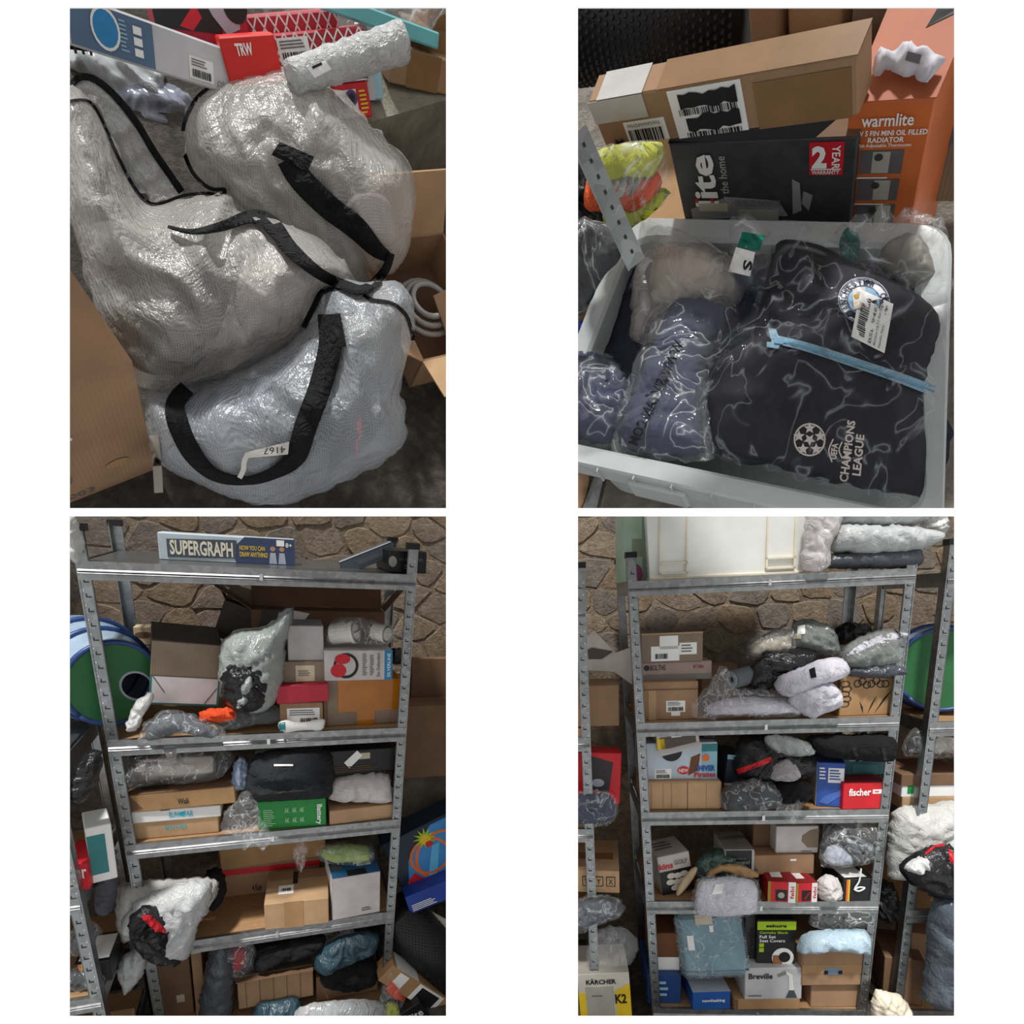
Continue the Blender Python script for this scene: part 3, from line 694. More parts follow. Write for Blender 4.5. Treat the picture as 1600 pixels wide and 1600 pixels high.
b = Box(PC, 'big_open_box', 'large opened brown carton lying behind the upper shelf goods', 'carton', (398, 1080, 600, 985), .33, .1, KR['dark'], z=S2, hgt=.36); b.flaps((None, 75, 50, 35), .14, KR['dark']); b.poly('front', [(.22,.94),(.36,.86),(.42,.97),(.3,1.0)], paper, 'paper_label'); b.poly('front', [(.0,.55),(.22,.55),(.22,1),(.08,1)], M('dark_card'))
b = Box(PC, 'open_flap_box', 'dark opened carton with pale flaps under the left of the top shelf', 'carton', (330, 1000, 408, 950), .36, .07, M('dark_card'), roll=20, z=S2+.2, hgt=.14); b.flaps((None, 60, 40, 50), .06, KR['grey'])
b = Box(PC, 'paper_carrier', 'cream paper carrier with a handle slot against the stone wall', 'paper bag', (215, 1050, 256, 986), .40, .05, M('cream_paper', 'cbb894', .7), z=S2+.08, hgt=.2); b.disc('front', .4, .86, .03, KR['dark'], 'handle_slot', ry=.01); b.lines('front', .2, .3, .85, .7, 6, GREYI)
# --- third level
b3 = b = Box(PC, 'kraft_shoe_box', 'long kraft box with cyan logo, lowest of the stack on the third shelf', 'box', (200, 1305, 343, 1279), .03, .24, KR['light'], z=S3); b.text('front', .4, .45, .64, .7, 'RUN O FAR', CYAN)
b4 = b = Box(PC, 'white_shoe_box', 'long white box with a cyan logo, above the kraft one', 'box', (199, 1284, 346, 1266), .025, .24, white, z=b3.top); b.text('front', .44, .25, .54, .75, 'RUN', CYAN); b.disc('front', .575, .5, .009, CYAN); b.text('front', .6, .25, .7, .75, 'FAR', CYAN); b.rect('front', .35, .92, .45, 1, KR['dark'])
b5 = b = Box(PC, 'battered_carton', 'battered flat carton with dark tape and small printed logo', 'carton', (198, 1268, 370, 1242), .015, .28, KR['warm'], yaw=-2, roll=-2, z=b4.top); b.rect('top', 0, 0, 1, 1, KR['dark'], 'worn_top'); b.text('front', .46, .25, .56, .6, 'Wali', ink); b.poly('front', [(0,0),(.14,.2),(.04,1),(0,1)], KR['dark'], 'torn_end'); b.lines('top', .12, .1, .45, .3, 3, ink)
th = soft(PC, 'steel_tank_bag', 'clear bag around a polished steel cylinder lying on the battered carton', 'bag', [(186,1232),(190,1205),(204,1186),(240,1176),(300,1174),(345,1178),(364,1190),(366,1208),(350,1224),(310,1232),(250,1236),(210,1240)], ('Y', .09), .09, CLEAR2, z=b5.top, wr=.012)
p, q = PC.Y(206,1208,.09)+Vector((0,0,th.dz)), PC.Y(345,1200,.09)+Vector((0,0,th.dz)); tk = th.lpart('steel_cylinder', lathedata(p, q-p, [(0,.0),(.004,.05),(.02,.066),((q-p).length*.5,.068),((q-p).length-.02,.066),((q-p).length-.004,.05),((q-p).length,0)], 28), M('polished_steel', '9a938c', .22, .95), smooth=True)
m = p.lerp(q, .5); th.lpart('bolt', join(cyldata(m+Vector((0,-.05,.03)), m+Vector((0,-.09,.075)), .012, n=10), cyldata(m+Vector((0,-.075,.058)), m+Vector((0,-.1,.086)), .019, n=6)), M('bright_steel'), sub=tk)
soft(PC, 'foil_bag', 'pale blue shiny film bag standing between carton and black case', 'bag', [(362,1236),(364,1206),(372,1190),(384,1192),(390,1210),(388,1236)], ('Y', .05), .03, film('blue_film', 'a8bcd8', .6, .12), z=S3+.14)
th = soft(PC, 'black_case', 'black zipped fabric case resting on the green box', 'case', [(388,1262),(386,1225),(396,1200),(430,1190),(480,1186),(512,1190),(521,1205),(522,1240),(514,1258),(450,1264)], ('Y', .04), .1, DKCLOTH, z=S3+.10, wr=.01)
th.drape('white_tag', *quad_px([(428,1194),(458,1194),(458,1197),(428,1197)]), paper, .003); th.drape('zip', *band_px([(392,1242),(440,1238),(515,1232)], 3), black, .002)
b6 = b = Box(PC, 'green_box', 'bright green cardboard box lettered Battery on its side', 'box', (404, 1300, 510, 1257), .012, .2, M('green_card', '1f8a3c', .45), z=S3, yaw=-3); b.text('front', .84, .06, .94, .8, 'Battery', paper, turn=-90, bold=.03); b.lines('front', .08, .1, .26, .72, 9, M('pale_green', '9ccf9c')); b.rect('right', 0, 0, 1, 1, black)
for i, u in enumerate((.42, .53, .64)):
    for v in (.56, .2): b.text('front', u-.035, v, u+.035, v+.18, 'AK', M('pale_green'), bold=.03)
soft(PC, 'hanging_film', 'clear plastic bag hanging over the front of the third shelf', 'bag', [(344,1300),(350,1270),(368,1250),(384,1235),(402,1250),(408,1275),(424,1305),(414,1330),(396,1318),(380,1332),(372,1310)], ('Y', -.03), .02, CLEAR2, back=1.0, wr=.012)
soft(PC, 'green_wrap', 'pale green translucent wrapped pack squeezed under the second shelf', 'pack', [(398,1196),(402,1172),(440,1164),(490,1164),(502,1176),(498,1192),(450,1190)], ('Y', .14), .05, film('green_film', 'a9bdb4', .75, .2))
b7 = Box(PC, 'thin_kraft_box', 'shallow kraft box at the right front of the third shelf', 'box', (515, 1292, 617, 1271), .01, .26, KR['light'], z=S3, yaw=3)
th = soft(PC, 'white_pouch', 'crumpled white paper pouch between black box and shallow kraft box', 'pouch', [(514,1266),(520,1236),(560,1228),(604,1228),(612,1250),(610,1268),(560,1270)], ('Y', .04), .06, mailer('white_paper_bag', 'cfc9c6', .6), z=b7.top)
b = Box(PC, 'black_shoe_box', 'black box with two skewed white labels on its front', 'box', (515, 1228, 615, 1192), .04, .24, M('black_card', '1d1e20', .4), z=b7.top+.125, yaw=2); b.rect('front', .45, .6, .62, .86, M('cream_label', 'bdb59c'), 'paper_label'); b.poly('front', [(.22,.5),(.3,.25),(.5,.75),(.42,.98)], paper, 'paper_label', off=.0022); b.lines('front', .05, .1, .9, .35, 3, M('bronze_print', '5a4632')); b.poly('top', [(.3,.3),(.65,.3),(.65,.8),(.3,.8)], M('dim_print', '2b2c2e'))
# --- fourth level
th = soft(PC, 'grey_mailer', 'large pale grey mailing bag with small printed lines beside the post', 'mailing bag', [(180,1416),(176,1360),(182,1336),(230,1330),(290,1328),(332,1330),(338,1350),(326,1372),(318,1386),(260,1396),(210,1418)], ('Y', .03), .09, mailer('off_white_mailer', 'c3c3be', .4), z=S4+.03, wr=.01)
th.drape('printed_lines', *quad_px([(226,1336),(240,1336),(240,1346),(226,1346)]), GREYI, .001)
soft(PC, 'woolly_hat', 'black round hat-like bundle at the end of the grey mailing bag', 'hat', [(316,1350),(322,1332),(338,1326),(350,1342),(352,1365),(344,1382),(326,1386),(316,1372)], ('Y', .1), .06, BLACKC, z=S4+.06)
th = soft(PC, 'open_mailer', 'grey mailing bag hanging off the shelf, black mouth showing a red garment', 'mailing bag', [(187,1448),(200,1425),(216,1405),(250,1390),(290,1376),(330,1378),(328,1410),(312,1440),(305,1462),(298,1490),(284,1496),(240,1488),(210,1470)], ('Y', -.07), .07, GREYP, wr=.012)
soft_in(th, 'black_mouth', [(206,1425),(214,1412),(234,1402),(256,1406),(272,1424),(276,1448),(272,1472),(284,1492),(250,1490),(226,1478),(208,1452)], ('Y', -.07), .04, BLACKP, wr=.012, lift=.045, seed=14)
th.bvh = None; soft_in(th, 'red_garment', [(230,1404),(244,1408),(262,1424),(266,1432),(250,1426),(238,1416)], ('Y', -.07), .012, REDC, lift=.085, seed=15); soft_in(th, 'dark_garment', [(210,1428),(224,1412),(250,1418),(264,1436),(266,1460),(248,1448),(226,1442)], ('Y', -.07), .012, BLACKC, lift=.08, seed=16)
b = Box(PC, 'red_tape_carton', 'kraft carton with a red tape band at the back of the fourth shelf', 'carton', (340, 1402, 500, 1356), .24, .16, KR['mid'], z=S4); b.rect('front', 0, .72, 1, .9, RED, 'red_tape'); b.text('front', .33, .1, .42, .35, '4 Ken', ink)
b_ = Box(PC, 'wide_kraft_box', 'wide kraft carton lying on the red-taped one', 'carton', (345, 1356, 510, 1325), .22, .2, KR['warm'], z=b.top, roll=-2)
b = Box(PC, 'shipping_carton', 'kraft shipping carton with torn top label at front of fourth shelf', 'carton', (414, 1449, 514, 1409), -.01, .21, KR['light'], z=S4, yaw=-3); b.tape('front', .3, 0, .6, 1, KR['warm']); b.rect('top', 0, .7, 1, 1, KR['mid'], 'packing_tape'); b.rect('top', .2, .25, .44, .52, paper, 'paper_label'); b.rect('top', .42, .55, .5, .95, ink, 'black_mark'); b.bars('top', .25, .33, .4, .42, 8)
b = Box(PC, 'blue_top_box', 'white box with a blue printed top and barcode label', 'box', (520, 1434, 594, 1370), .0, .2, M('photo_white'), z=S4, yaw=4); b.rect('top', 0, 0, 1, 1, M('denim_print', '2f6390', .4)); b.rect('top', .56, .3, .86, .9, paper, 'paper_label', off=.002); b.bars('top', .6, .4, .82, .8, 14, horiz=True, off=.003); b.rect('top', .05, .3, .25, .7, GREYI, off=.002); b.rect('top', .32, .0, .72, .2, ink, 'black_scribble', off=.002); b.lines('front', .6, .1, .85, .2, 2, GREYI); b.rect('left', 0, 0, 1, 1, white)
soft(PC, 'hi_vis_bag', 'clear bag with lime green and white fabric on the blue-topped box', 'bag', [(494,1330),(498,1314),(520,1308),(560,1308),(582,1314),(586,1330),(566,1338),(520,1338)], ('Y', .08), .05, CLEAR2, z=b.top, inner=[(.85, cloth('lime_cloth', '9fb86a'), .8, 'garment')])
soft(PC, 'film_twist', 'twisted strip of clear film dangling in front of the red-taped carton', 'film', [(456,1330),(470,1312),(480,1322),(478,1345),(470,1362),(462,1350)], ('Y', .1), .02, CLEAR2)
# --- lowest level
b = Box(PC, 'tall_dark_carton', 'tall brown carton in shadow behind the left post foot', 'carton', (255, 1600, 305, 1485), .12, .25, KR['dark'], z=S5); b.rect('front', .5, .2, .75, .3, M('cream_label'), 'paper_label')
b = Box(PC, 'slim_carton', 'slim upright kraft carton with a label near its top', 'carton', (308, 1600, 324, 1482), .1, .25, KR['mid'], z=S5); b.rect('front', .1, .84, .9, .98, M('cream_label'), 'paper_label')
soft(PC, 'grey_sack', 'dark grey shiny sack standing beside the slim upright carton', 'sack', [(312,1600),(318,1540),(330,1490),(350,1474),(366,1500),(368,1540),(360,1600)], ('Y', .04), .06, mailer('slate_mailer', '4b4f57', .25), z=S5)
soft(PC, 'film_bag', 'clear bag with a red and dark garment below the fourth shelf beam', 'bag', [(330,1482),(350,1470),(392,1468),(400,1500),(380,1530),(356,1525),(344,1500)], ('Y', .06), .05, CLEAR2, inner=[(.6, REDC, .6, 'garment')])
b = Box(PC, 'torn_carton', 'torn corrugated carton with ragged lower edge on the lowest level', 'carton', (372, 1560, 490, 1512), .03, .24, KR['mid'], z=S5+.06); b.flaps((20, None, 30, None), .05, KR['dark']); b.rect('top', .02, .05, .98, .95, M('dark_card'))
for i in range(5): b.rect('front', .1+.18*i, 0, .11+.18*i, 1, KR['dark'], 'crease')
soft(PC, 'teal_garment', 'dark teal plastic bundle stuffed beneath the torn carton', 'bundle', [(395,1610),(400,1570),(430,1562),(466,1560),(472,1585),(470,1610)], ('Y', .02), .05, TEALP)
soft(PC, 'black_roll', 'long black fabric roll lying under the fourth shelf', 'roll', [(398,1512),(402,1486),(440,1470),(490,1460),(508,1462),(502,1480),(470,1492),(430,1506)], ('Y', .05), .05, BLACKC)
soft(PC, 'teal_mailer', 'dark teal mailing bag tilted above the black strapped bag', 'mailing bag', [(490,1510),(496,1486),(530,1464),(575,1454),(592,1462),(586,1484),(550,1500),(510,1518)], ('Y', .02), .055, TEALP)
b = Box(PC, 'paper_sack', 'white paper carrier with dark capital lettering behind the teal mailer', 'paper bag', (492, 1490, 560, 1452), .17, .08, M('photo_white'), roll=-22, hgt=.14); b.text('front', .5, .6, .95, .75, 'SORA W', ink)
soft(PC, 'strapped_bag', 'black nylon bag with a webbing strap on the lowest level', 'bag', [(500,1535),(506,1508),(540,1498),(585,1500),(592,1520),(580,1538),(540,1545)], ('Y', .05), .06, BLACKC)
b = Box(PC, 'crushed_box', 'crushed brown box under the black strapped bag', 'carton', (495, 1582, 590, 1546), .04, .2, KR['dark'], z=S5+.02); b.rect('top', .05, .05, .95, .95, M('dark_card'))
soft(PC, 'clear_sack', 'frosted clear sack bulging at the bottom right of the rack', 'sack', [(455,1612),(462,1580),(490,1566),(540,1562),(590,1564),(612,1582),(616,1612)], ('Y', -.02), .05, MILKY, inner=[(.75, NAVY, .7, 'garment')])
# --- right of the rack
XR = .52
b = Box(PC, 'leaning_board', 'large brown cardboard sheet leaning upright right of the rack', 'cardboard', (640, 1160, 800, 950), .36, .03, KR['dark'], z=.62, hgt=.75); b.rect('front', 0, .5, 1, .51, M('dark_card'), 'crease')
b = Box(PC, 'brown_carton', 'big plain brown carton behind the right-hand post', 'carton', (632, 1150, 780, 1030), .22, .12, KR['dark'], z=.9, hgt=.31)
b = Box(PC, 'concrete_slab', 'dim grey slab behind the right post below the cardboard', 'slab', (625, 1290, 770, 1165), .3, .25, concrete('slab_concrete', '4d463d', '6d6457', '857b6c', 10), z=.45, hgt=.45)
b = Box(PC, 'toy_box', 'colourful blue toy box with orange rings and a green burst, tilted', 'toy box', (622, 1402, 720, 1290), .1, .12, M('toy_dark', '1c2a3c', .35), roll=-24, hgt=.26, wid=.34, ctr=(676, 1330))
b.poly('front', [(.05,.05),(.95,.05),(.95,.95),(.6,.95),(.2,.55)], M('toy_blue', '3a86c4', .3)); b.disc('front', .45, .45, .085, ORANGE, 'printed_ring', inner=.86, off=.0024); b.disc('front', .6, .35, .12, ORANGE, 'printed_ring', inner=.9, off=.0022); b.poly('front', [(.3,.05),(.42,.05),(.62,.6),(.52,.6)], M('toy_sky', '62b6e2'), off=.002); b.poly('front', [(.05,.05),(.3,.05),(.2,.3),(.08,.2)], RED, off=.002)
st = []; 
for i in range(24):
    a = 2*math.pi*i/24; r = (.16 if i % 2 else .07); st.append((.48+r*math.cos(a)*.9, .78+r*math.sin(a)*1.2))
b.poly('front', st, M('toy_lime', 'a6c42a'), 'printed_burst', off=.003); b.disc('front', .48, .76, .022, YEL, off=.0042); b.disc('front', .5, .66, .015, RED, off=.0044)
b = Box(PC, 'blue_box', 'dark blue box with white print lines under the toy box', 'box', (640, 1425, 730, 1385), .02, .08, M('royal_blue', '20409a', .35), roll=-17, hgt=.085, ctr=(682, 1398)); b.lines('front', .06, .1, .55, .5, 4, paper); b.disc('front', .78, .62, .022, paper, 'printed_emblem'); b.poly('front', [(.76,.45),(.82,.5),(.81,.8),(.77,.7)], RED, off=.0026)
b = Box(PC, 'white_strip', 'pale angled trim board right of the rack above the mat roll', 'board', (640, 1440, 760, 1430), .1, .02, M('cream_print'), roll=38, hgt=.03, wid=.3, ctr=(680, 1436))
t = Thing(PC, 'rubber_mat_roll', 'rolled black dimpled rubber mat standing right of the rack foot', 'mat roll', PC.Y(660, 1600, .16)); p, q = PC.Y(618, 1420, .1), PC.Y(740, 1560, .04); t.lpart('roll', cyldata(p, q, .1, n=32), M('rubber', '1b1c1e', .45, bump=.4, bs=60), smooth=True)
studs = []; a = (q-p).normalized(); u = a.orthogonal().normalized(); v = a.cross(u)
for i in range(34):
    for j in range(40):
        th_ = 2*math.pi*(j+.5*(i % 2))/40; d = u*math.cos(th_)+v*math.sin(th_); cc = p+a*(.012*i+.01)+d*.1
        if d.dot(PC.eye-p) > 0: studs.append(cyldata(cc, cc+d*.0025, .0035, .002, 6))
t.lpart('studs', join(*studs), M('rubber'), kind='stuff')
b = Box(PC, 'long_carton', 'long kraft carton with white taped end leaning at bottom right', 'carton', (600, 1560, 720, 1520), -.04, .1, KR['warm'], roll=44, hgt=.085, wid=.42, ctr=(660, 1556)); b.rect('top', .05, 0, .35, 1, white, 'white_tape'); b.rect('front', .12, .1, .24, .9, paper, 'paper_label'); b.rect('front', .38, .05, .72, .95, paper, 'paper_label'); b.rect('front', .43, .15, .67, .85, ink, 'black_scribble', off=.0026)
soft(PC, 'hi_vis_sack', 'clear bag with orange and yellow cloth at the rack foot', 'bag', [(592,1600),(596,1540),(608,1510),(625,1530),(634,1565),(630,1600)], ('Y', -.02), .04, CLEAR2, inner=[([(604,1550),(608,1520),(630,1548),(632,1562)], cloth('orange_cloth'), .7, 'orange_garment'), ([(600,1590),(606,1566),(626,1572),(624,1592)], cloth('yellow_cloth', 'c8cf3a'), .7, 'yellow_garment')])
b = Box(PC, 'black_printed_box', 'black box edge with white lettering in the bottom right corner', 'box', (628, 1610, 668, 1560), -.08, .1, M('black_card'), roll=60, hgt=.09, ctr=(650, 1588)); b.text('front', .25, .3, .6, .85, 'lite', paper, turn=90)
# --- neighbouring rack on the left and its goods
rackC2 = rack(PC, 'galvanised rack at far left, only its corner post and shelf ends in view', -.97, .9, .45, [1.2, .8, .45, .1], -.1, 1.8, y0=-.22, feet=-.03, top=1.22)
b = Box(PC, 'teal_white_box', 'white box with a rounded teal panel on the left-hand rack', 'box', (136, 1312, 176, 1222), -.14, .12, white, yaw=18, z=.80); b.rect('front', 0, .15, .7, .85, TEAL)
b = Box(PC, 'red_box', 'red box with white lettering at the left edge of the first rack picture', 'box', (95, 1345, 135, 1292), -.18, .15, RED, z=.8, hgt=.09); b.text('front', .5, .45, .95, .8, 'er', paper)
soft(PC, 'black_bundle', 'black plastic bundle with a pink strip on the left-hand rack', 'bundle', [(105,1245),(112,1200),(140,1172),(160,1178),(158,1210),(136,1250)], ('Y', -.15), .05, BLACKP, inner=None)
soft(PC, 'striped_coat', 'grey work coat with a lime band hanging between the racks', 'coat', [(150,1420),(152,1360),(164,1330),(182,1328),(184,1380),(178,1420)], ('Y', -.05), .05, cloth('grey_cloth')).drape('lime_band', *quad_px([(154,1342),(182,1352),(182,1372),(154,1360)]), cloth('lime_band', '9aa83a'), .003)
b = Box(PC, 'black_strap_case', 'black case with red and yellow strap and white top on left rack', 'case', (112, 1492, 170, 1458), -.16, .15, M('black_card'), z=.452); b.rect('front', .12, 0, .2, 1, ORANGE, 'strap'); b.rect('front', .2, 0, .25, 1, YEL, 'strap'); b.rect('top', .1, .1, .95, .9, paper, 'leaflet')
soft(PC, 'clear_hooks', 'clear film bag of grey hooks on the left-hand rack', 'bag', [(98,1442),(104,1412),(126,1398),(150,1404),(152,1428),(130,1446)], ('Y', -.12), .04, CLEAR2, z=.54, inner=(.7, SLATE, .7, 'hooks'))
soft(PC, 'blue_mailer', 'pale blue mailing bag near the bottom left corner', 'mailing bag', [(96,1572),(98,1540),(130,1532),(170,1536),(180,1560),(176,1576)], ('Y', -.17), .05, BLUEP, z=.185)
b = Box(PC, 'kraft_carton', 'kraft carton under the pale blue mailing bag', 'carton', (96, 1606, 184, 1574), -.18, .2, KR['light'], z=.102, hgt=.082)
soft(PC, 'grey_flap_bag', 'light grey plastic bag dangling below the open mailing bag', 'bag', [(184,1510),(196,1490),(222,1480),(228,1510),(214,1535),(196,1552),(188,1536)], ('Y', -.04), .03, GREYP)
soft(PC, 'dark_film_bag', 'dark clothes in a clear bag lying on the pale blue mailer', 'bag', [(98,1540),(104,1520),(130,1512),(160,1518),(164,1536),(130,1542)], ('Y', -.16), .04, CLEAR2, inner=(.88, BLACKC, .85, 'garment'))

# ================================================================ place D: second rack (lower right)
S1, S2, S3, S4, S5 = ZD
# --- top shelf
t = Thing(PD, 'storage_tub', 'large frosted white storage tub standing on the top shelf', 'storage tub', PD.Y(1135, 895, .25)); a = PD.Y(1016, 894, .04); c = PD.Y(1254, 894, .04); zt = PD.Y(1135, 770, .04).z-PD.Y(1135, 894, .04).z; x0, x1 = a.x, c.x; fr_ = M('frosted_plastic', 'e9ebe6', .3, var=.04, spec=.6); z0 = S1; z1 = S1+zt
def wall4(x0, x1, y0, y1, z0, z1, th_=.003, fl=.015):
    q = lambda e, z: [(x0-e, y0-e, z), (x1+e, y0-e, z), (x1+e, y1+e, z), (x0-e, y1+e, z)]
    vs = q(0, z0)+q(fl, z1)+q(fl-th_, z1)+q(-th_, z0+th_)
    fs = [[3, 2, 1, 0], [12, 13, 14, 15]]
    for r in range(3):
        for i in range(4): fs.append([r*4+i, r*4+(i+1) % 4, r*4+4+(i+1) % 4, r*4+4+i])
    return [Vector(v) for v in vs], fs
t.lpart('tub_body', wall4(x0, x1, .05, .38, z0, z1), fr_)
for u0, u1 in ((.06, .25), (.76, .95)):
    xa, xb = x0+(x1-x0)*u0, x0+(x1-x0)*u1
    t.lpart('moulded_panel', join(boxdata(xa, xa+.006, .036, .05, z0+.02, z1), boxdata(xb-.006, xb, .036, .05, z0+.02, z1), boxdata(xa, xb, .036, .05, z0+.02, z0+.026), boxdata(xa, xb, .036, .05, z0+.055, z0+.061)), M('cream_plastic', 'e6dcc6', .35))
t.lpart('base_rim', boxdata(x0-.004, x1+.004, .04, .39, z0, z0+.012, .003), M('cream_plastic'))
b = Box(PD, 'green_pink_box', 'pale green box with a round pink print beside the storage tub', 'box', (974, 893, 1014, 780), .10, .2, M('mint_print', '9fb8a4', .5), z=S1, yaw=3); b.disc('front', .45, .1, .028, M('magenta_print', '8f3a6c'), ry=.04, off=.002); b.rect('front', .35, .35, .75, .6, M('olive_print', '7f8a76')); b.rect('front', .75, 0, 1, 1, M('olive_print'), off=.002)
soft(PD, 'flat_pack', 'flat slate-grey folded pack under the grey mailers on the top shelf', 'pack', [(1288,900),(1292,880),(1330,874),(1400,870),(1432,868),(1434,898),(1360,902)], ('Y', .03), .05, mailer('slate_mailer', '4b4f57'), z=S1, wr=.004)
soft(PD, 'grey_mailer', 'pale grey mailing bag, lower one of the pile beside the storage tub', 'mailing bag', [(1298,880),(1296,858),(1310,838),(1360,836),(1430,840),(1470,850),(1462,868),(1430,880),(1360,886)], ('Y', .02), .06, GREYP, z=S1+.045, wr=.012)
soft(PD, 'grey_mailer', 'pale grey mailing bag, upper one of the pile beside the storage tub', 'mailing bag', [(1306,842),(1310,800),(1380,790),(1440,800),(1444,830),(1400,844)], ('Y', .06), .06, GREYP, z=S1+.135, wr=.012)
soft(PD, 'pink_white_bag', 'white translucent bag slumped between tub and grey mailers', 'bag', [(1254,898),(1254,860),(1262,800),(1310,796),(1312,830),(1296,862),(1298,890),(1276,902)], ('Y', .0), .05, film('white_film', 'dcd5d6', .72, .2), z=S1, wr=.012)
soft(PD, 'white_bundle', 'shiny white plastic bundle at the top right corner', 'bundle', [(1436,806),(1460,800),(1478,825),(1474,848),(1456,858),(1438,842)], ('Y', .1), .05, WHITEP, z=S1+.1, wr=.014)
# --- second level
b6 = b = Box(PD, 'lidded_carton', 'long kraft carton with lid and cross-shaped labels', 'carton', (992, 1127, 1090, 1068), .05, .26, KR['mid'], z=S2, yaw=-3); b.rect('front', 0, .78, 1, .82, KR['dark'], 'lid_edge'); b.label('front', .5, .2, .8, .5, 3); b.rect('front', .58, .1, .72, .2, paper, 'paper_label'); b.tape('front', .22, 0, .34, .78, KR['light'])
b5 = b = Box(PD, 'pale_red_box', 'long faded pink-grey box with dark logo lettering', 'box', (1003, 1068, 1112, 1040), .10, .14, M('faded_pink', 'a58f88', .6), z=b6.top); b.text('front', .12, .55, .34, .85, 'BOLTHS', M('dim_print')); b.text('front', .74, .6, .88, .8, 'BT1006', M('maroon_print', '8c3a3c')); b.rect('front', 0, 0, 1, .32, M('olive_grey', '7d7a70')); b.disc('front', .07, .7, .011, M('dim_print'))
b = Box(PD, 'labelled_carton', 'small brown carton plastered with white labels, on the pale pink box', 'carton', (1002, 1040, 1098, 994), .09, .16, KR['grey'], z=b5.top); b.rect('front', .3, .45, .6, .9, paper, 'paper_label'); b.label('front', .16, .05, .62, .55, 7, bar=(.15,.15,.6,.5), text=False); b.rect('front', .62, .25, .9, .65, paper, 'paper_label', off=.002); b.lines('front', .65, .3, .87, .6, 3, GREYI, off=.003); b.rect('front', 0, .95, 1, 1, KR['light'], 'edge_wear')
b = Box(PD, 'brown_carton', 'plain brown carton end seen behind the bags on the second shelf', 'carton', (1096, 1090, 1152, 1026), .3, .1, KR['mid'], z=S2)
th = soft(PD, 'silver_film_bag', 'big crinkled clear bag holding a white garment at the shelf front', 'bag', [(1080,1122),(1086,1100),(1108,1072),(1126,1046),(1140,1052),(1150,1078),(1200,1082),(1240,1098),(1252,1118),(1236,1127),(1150,1126),(1104,1130)], ('Y', .01), .06, CLEAR2, z=S2, wr=.012, inner=[([(1108,1122),(1120,1100),(1180,1094),(1240,1104),(1248,1120)], LILAC, .8, 'garment')])
t = Thing(PD, 'grey_tube', 'grey foam tube end above the crinkled clear bag', 'tube', PD.Y(1143, 1080, .03)); p, q = PD.Y(1143, 1062, .0), PD.Y(1230, 1040, .16); gt = t.lpart('tube', cyldata(p, q, .034, n=24), M('grey_foam', '5c5f63', .6), smooth=False); ax = (q-p).normalized(); t.lpart('core_ring', lathedata(p-ax*.001, -ax, [(0,.030),(.003,.022),(.003,.013),(0,.011)], 24), M('mid_foam', '83868a', .5)); t.lpart('core_hole', cyldata(p-ax*.002, p, .012, n=18), ink)
soft(PD, 'black_tube_bag', 'shiny black plastic bag wound along the grey tube', 'bag', [(1160,1066),(1172,1036),(1200,1018),(1240,1012),(1275,1018),(1268,1044),(1232,1058),(1190,1082)], ('Y', .05), .05, BLACKP, wr=.012)
soft(PD, 'crinkled_bag', 'clear crinkled bag with cream lining at the top left of the pile', 'bag', [(1166,1028),(1172,1000),(1200,984),(1236,978),(1244,1005),(1236,1026),(1200,1034)], ('Y', .12), .06, CLEAR2, wr=.014, inner=(.85, M('cream_lining', 'a69d8c'), .8, 'lining'))
th = soft(PD, 'olive_bag', 'grey-green translucent bag with small white tags near the wall', 'bag', [(1236,1010),(1238,980),(1250,968),(1280,970),(1302,984),(1312,1016),(1298,1028),(1262,1020)], ('Y', .10), .06, film('olive_film', '7e837f', .82, .25)); th.drape('white_tag', *quad_px([(1246,978),(1258,976),(1258,990),(1246,992)]), paper, .003); th.drape('cream_tag', *quad_px([(1238,990),(1252,990),(1252,998),(1238,998)]), M('cream_label'), .003)
soft(PD, 'black_wrap', 'black shiny wrapped packet behind the grey layered bags', 'packet', [(1298,1002),(1304,980),(1330,972),(1360,978),(1356,998),(1320,1008)], ('Y', .2), .04, BLACKP)
th = soft(PD, 'layered_bags', 'flat bagged grey-green garments stacked beside the right post', 'bagged garments', [(1310,1040),(1316,1014),(1340,996),(1370,986),(1402,984),(1408,1000),(1408,1030),(1390,1046),(1340,1050)], ('Y', .05), .07, CLEAR, wr=.008, inner=[(.95, cloth('sage_cloth', '6f736d'), .9, 'garment'), ([(1312,1022),(1340,1000),(1372,988),(1402,986),(1402,996),(1366,1002),(1330,1020)], LILAC, .3, 'pale_garment', .05)])
soft(PD, 'dark_bag', 'dark grey film bag lying on the plant-drawing carton', 'bag', [(1320,1056),(1326,1042),(1370,1034),(1408,1036),(1410,1054),(1370,1060)], ('Y', .04), .05, mailer('slate_mailer'))
th = soft(PD, 'rolled_garment', 'rolled white garment with a black band, in clear film', 'garment', [(1212,1076),(1216,1058),(1250,1042),(1290,1028),(1316,1030),(1326,1046),(1314,1060),(1270,1074),(1232,1090)], ('Y', .0), .06, WHITECL, wr=.007); th.drape('black_band', *quad_px([(1264,1046),(1273,1042),(1276,1058),(1267,1060)]), BLACKC, .003)
soft(PD, 'white_garment', 'crumpled white garment bundle at the front, beside the plant carton', 'garment', [(1230,1104),(1240,1086),(1270,1074),(1300,1074),(1314,1092),(1310,1112),(1280,1124),(1266,1130),(1246,1118)], ('Y', -.01), .06, WHITECL, z=S2, wr=.014)
b = Box(PD, 'plant_carton', 'kraft carton with a line drawing of leaves and clouds', 'carton', (1310, 1124, 1400, 1060), .03, .26, KR['warm'], z=S2, yaw=2)
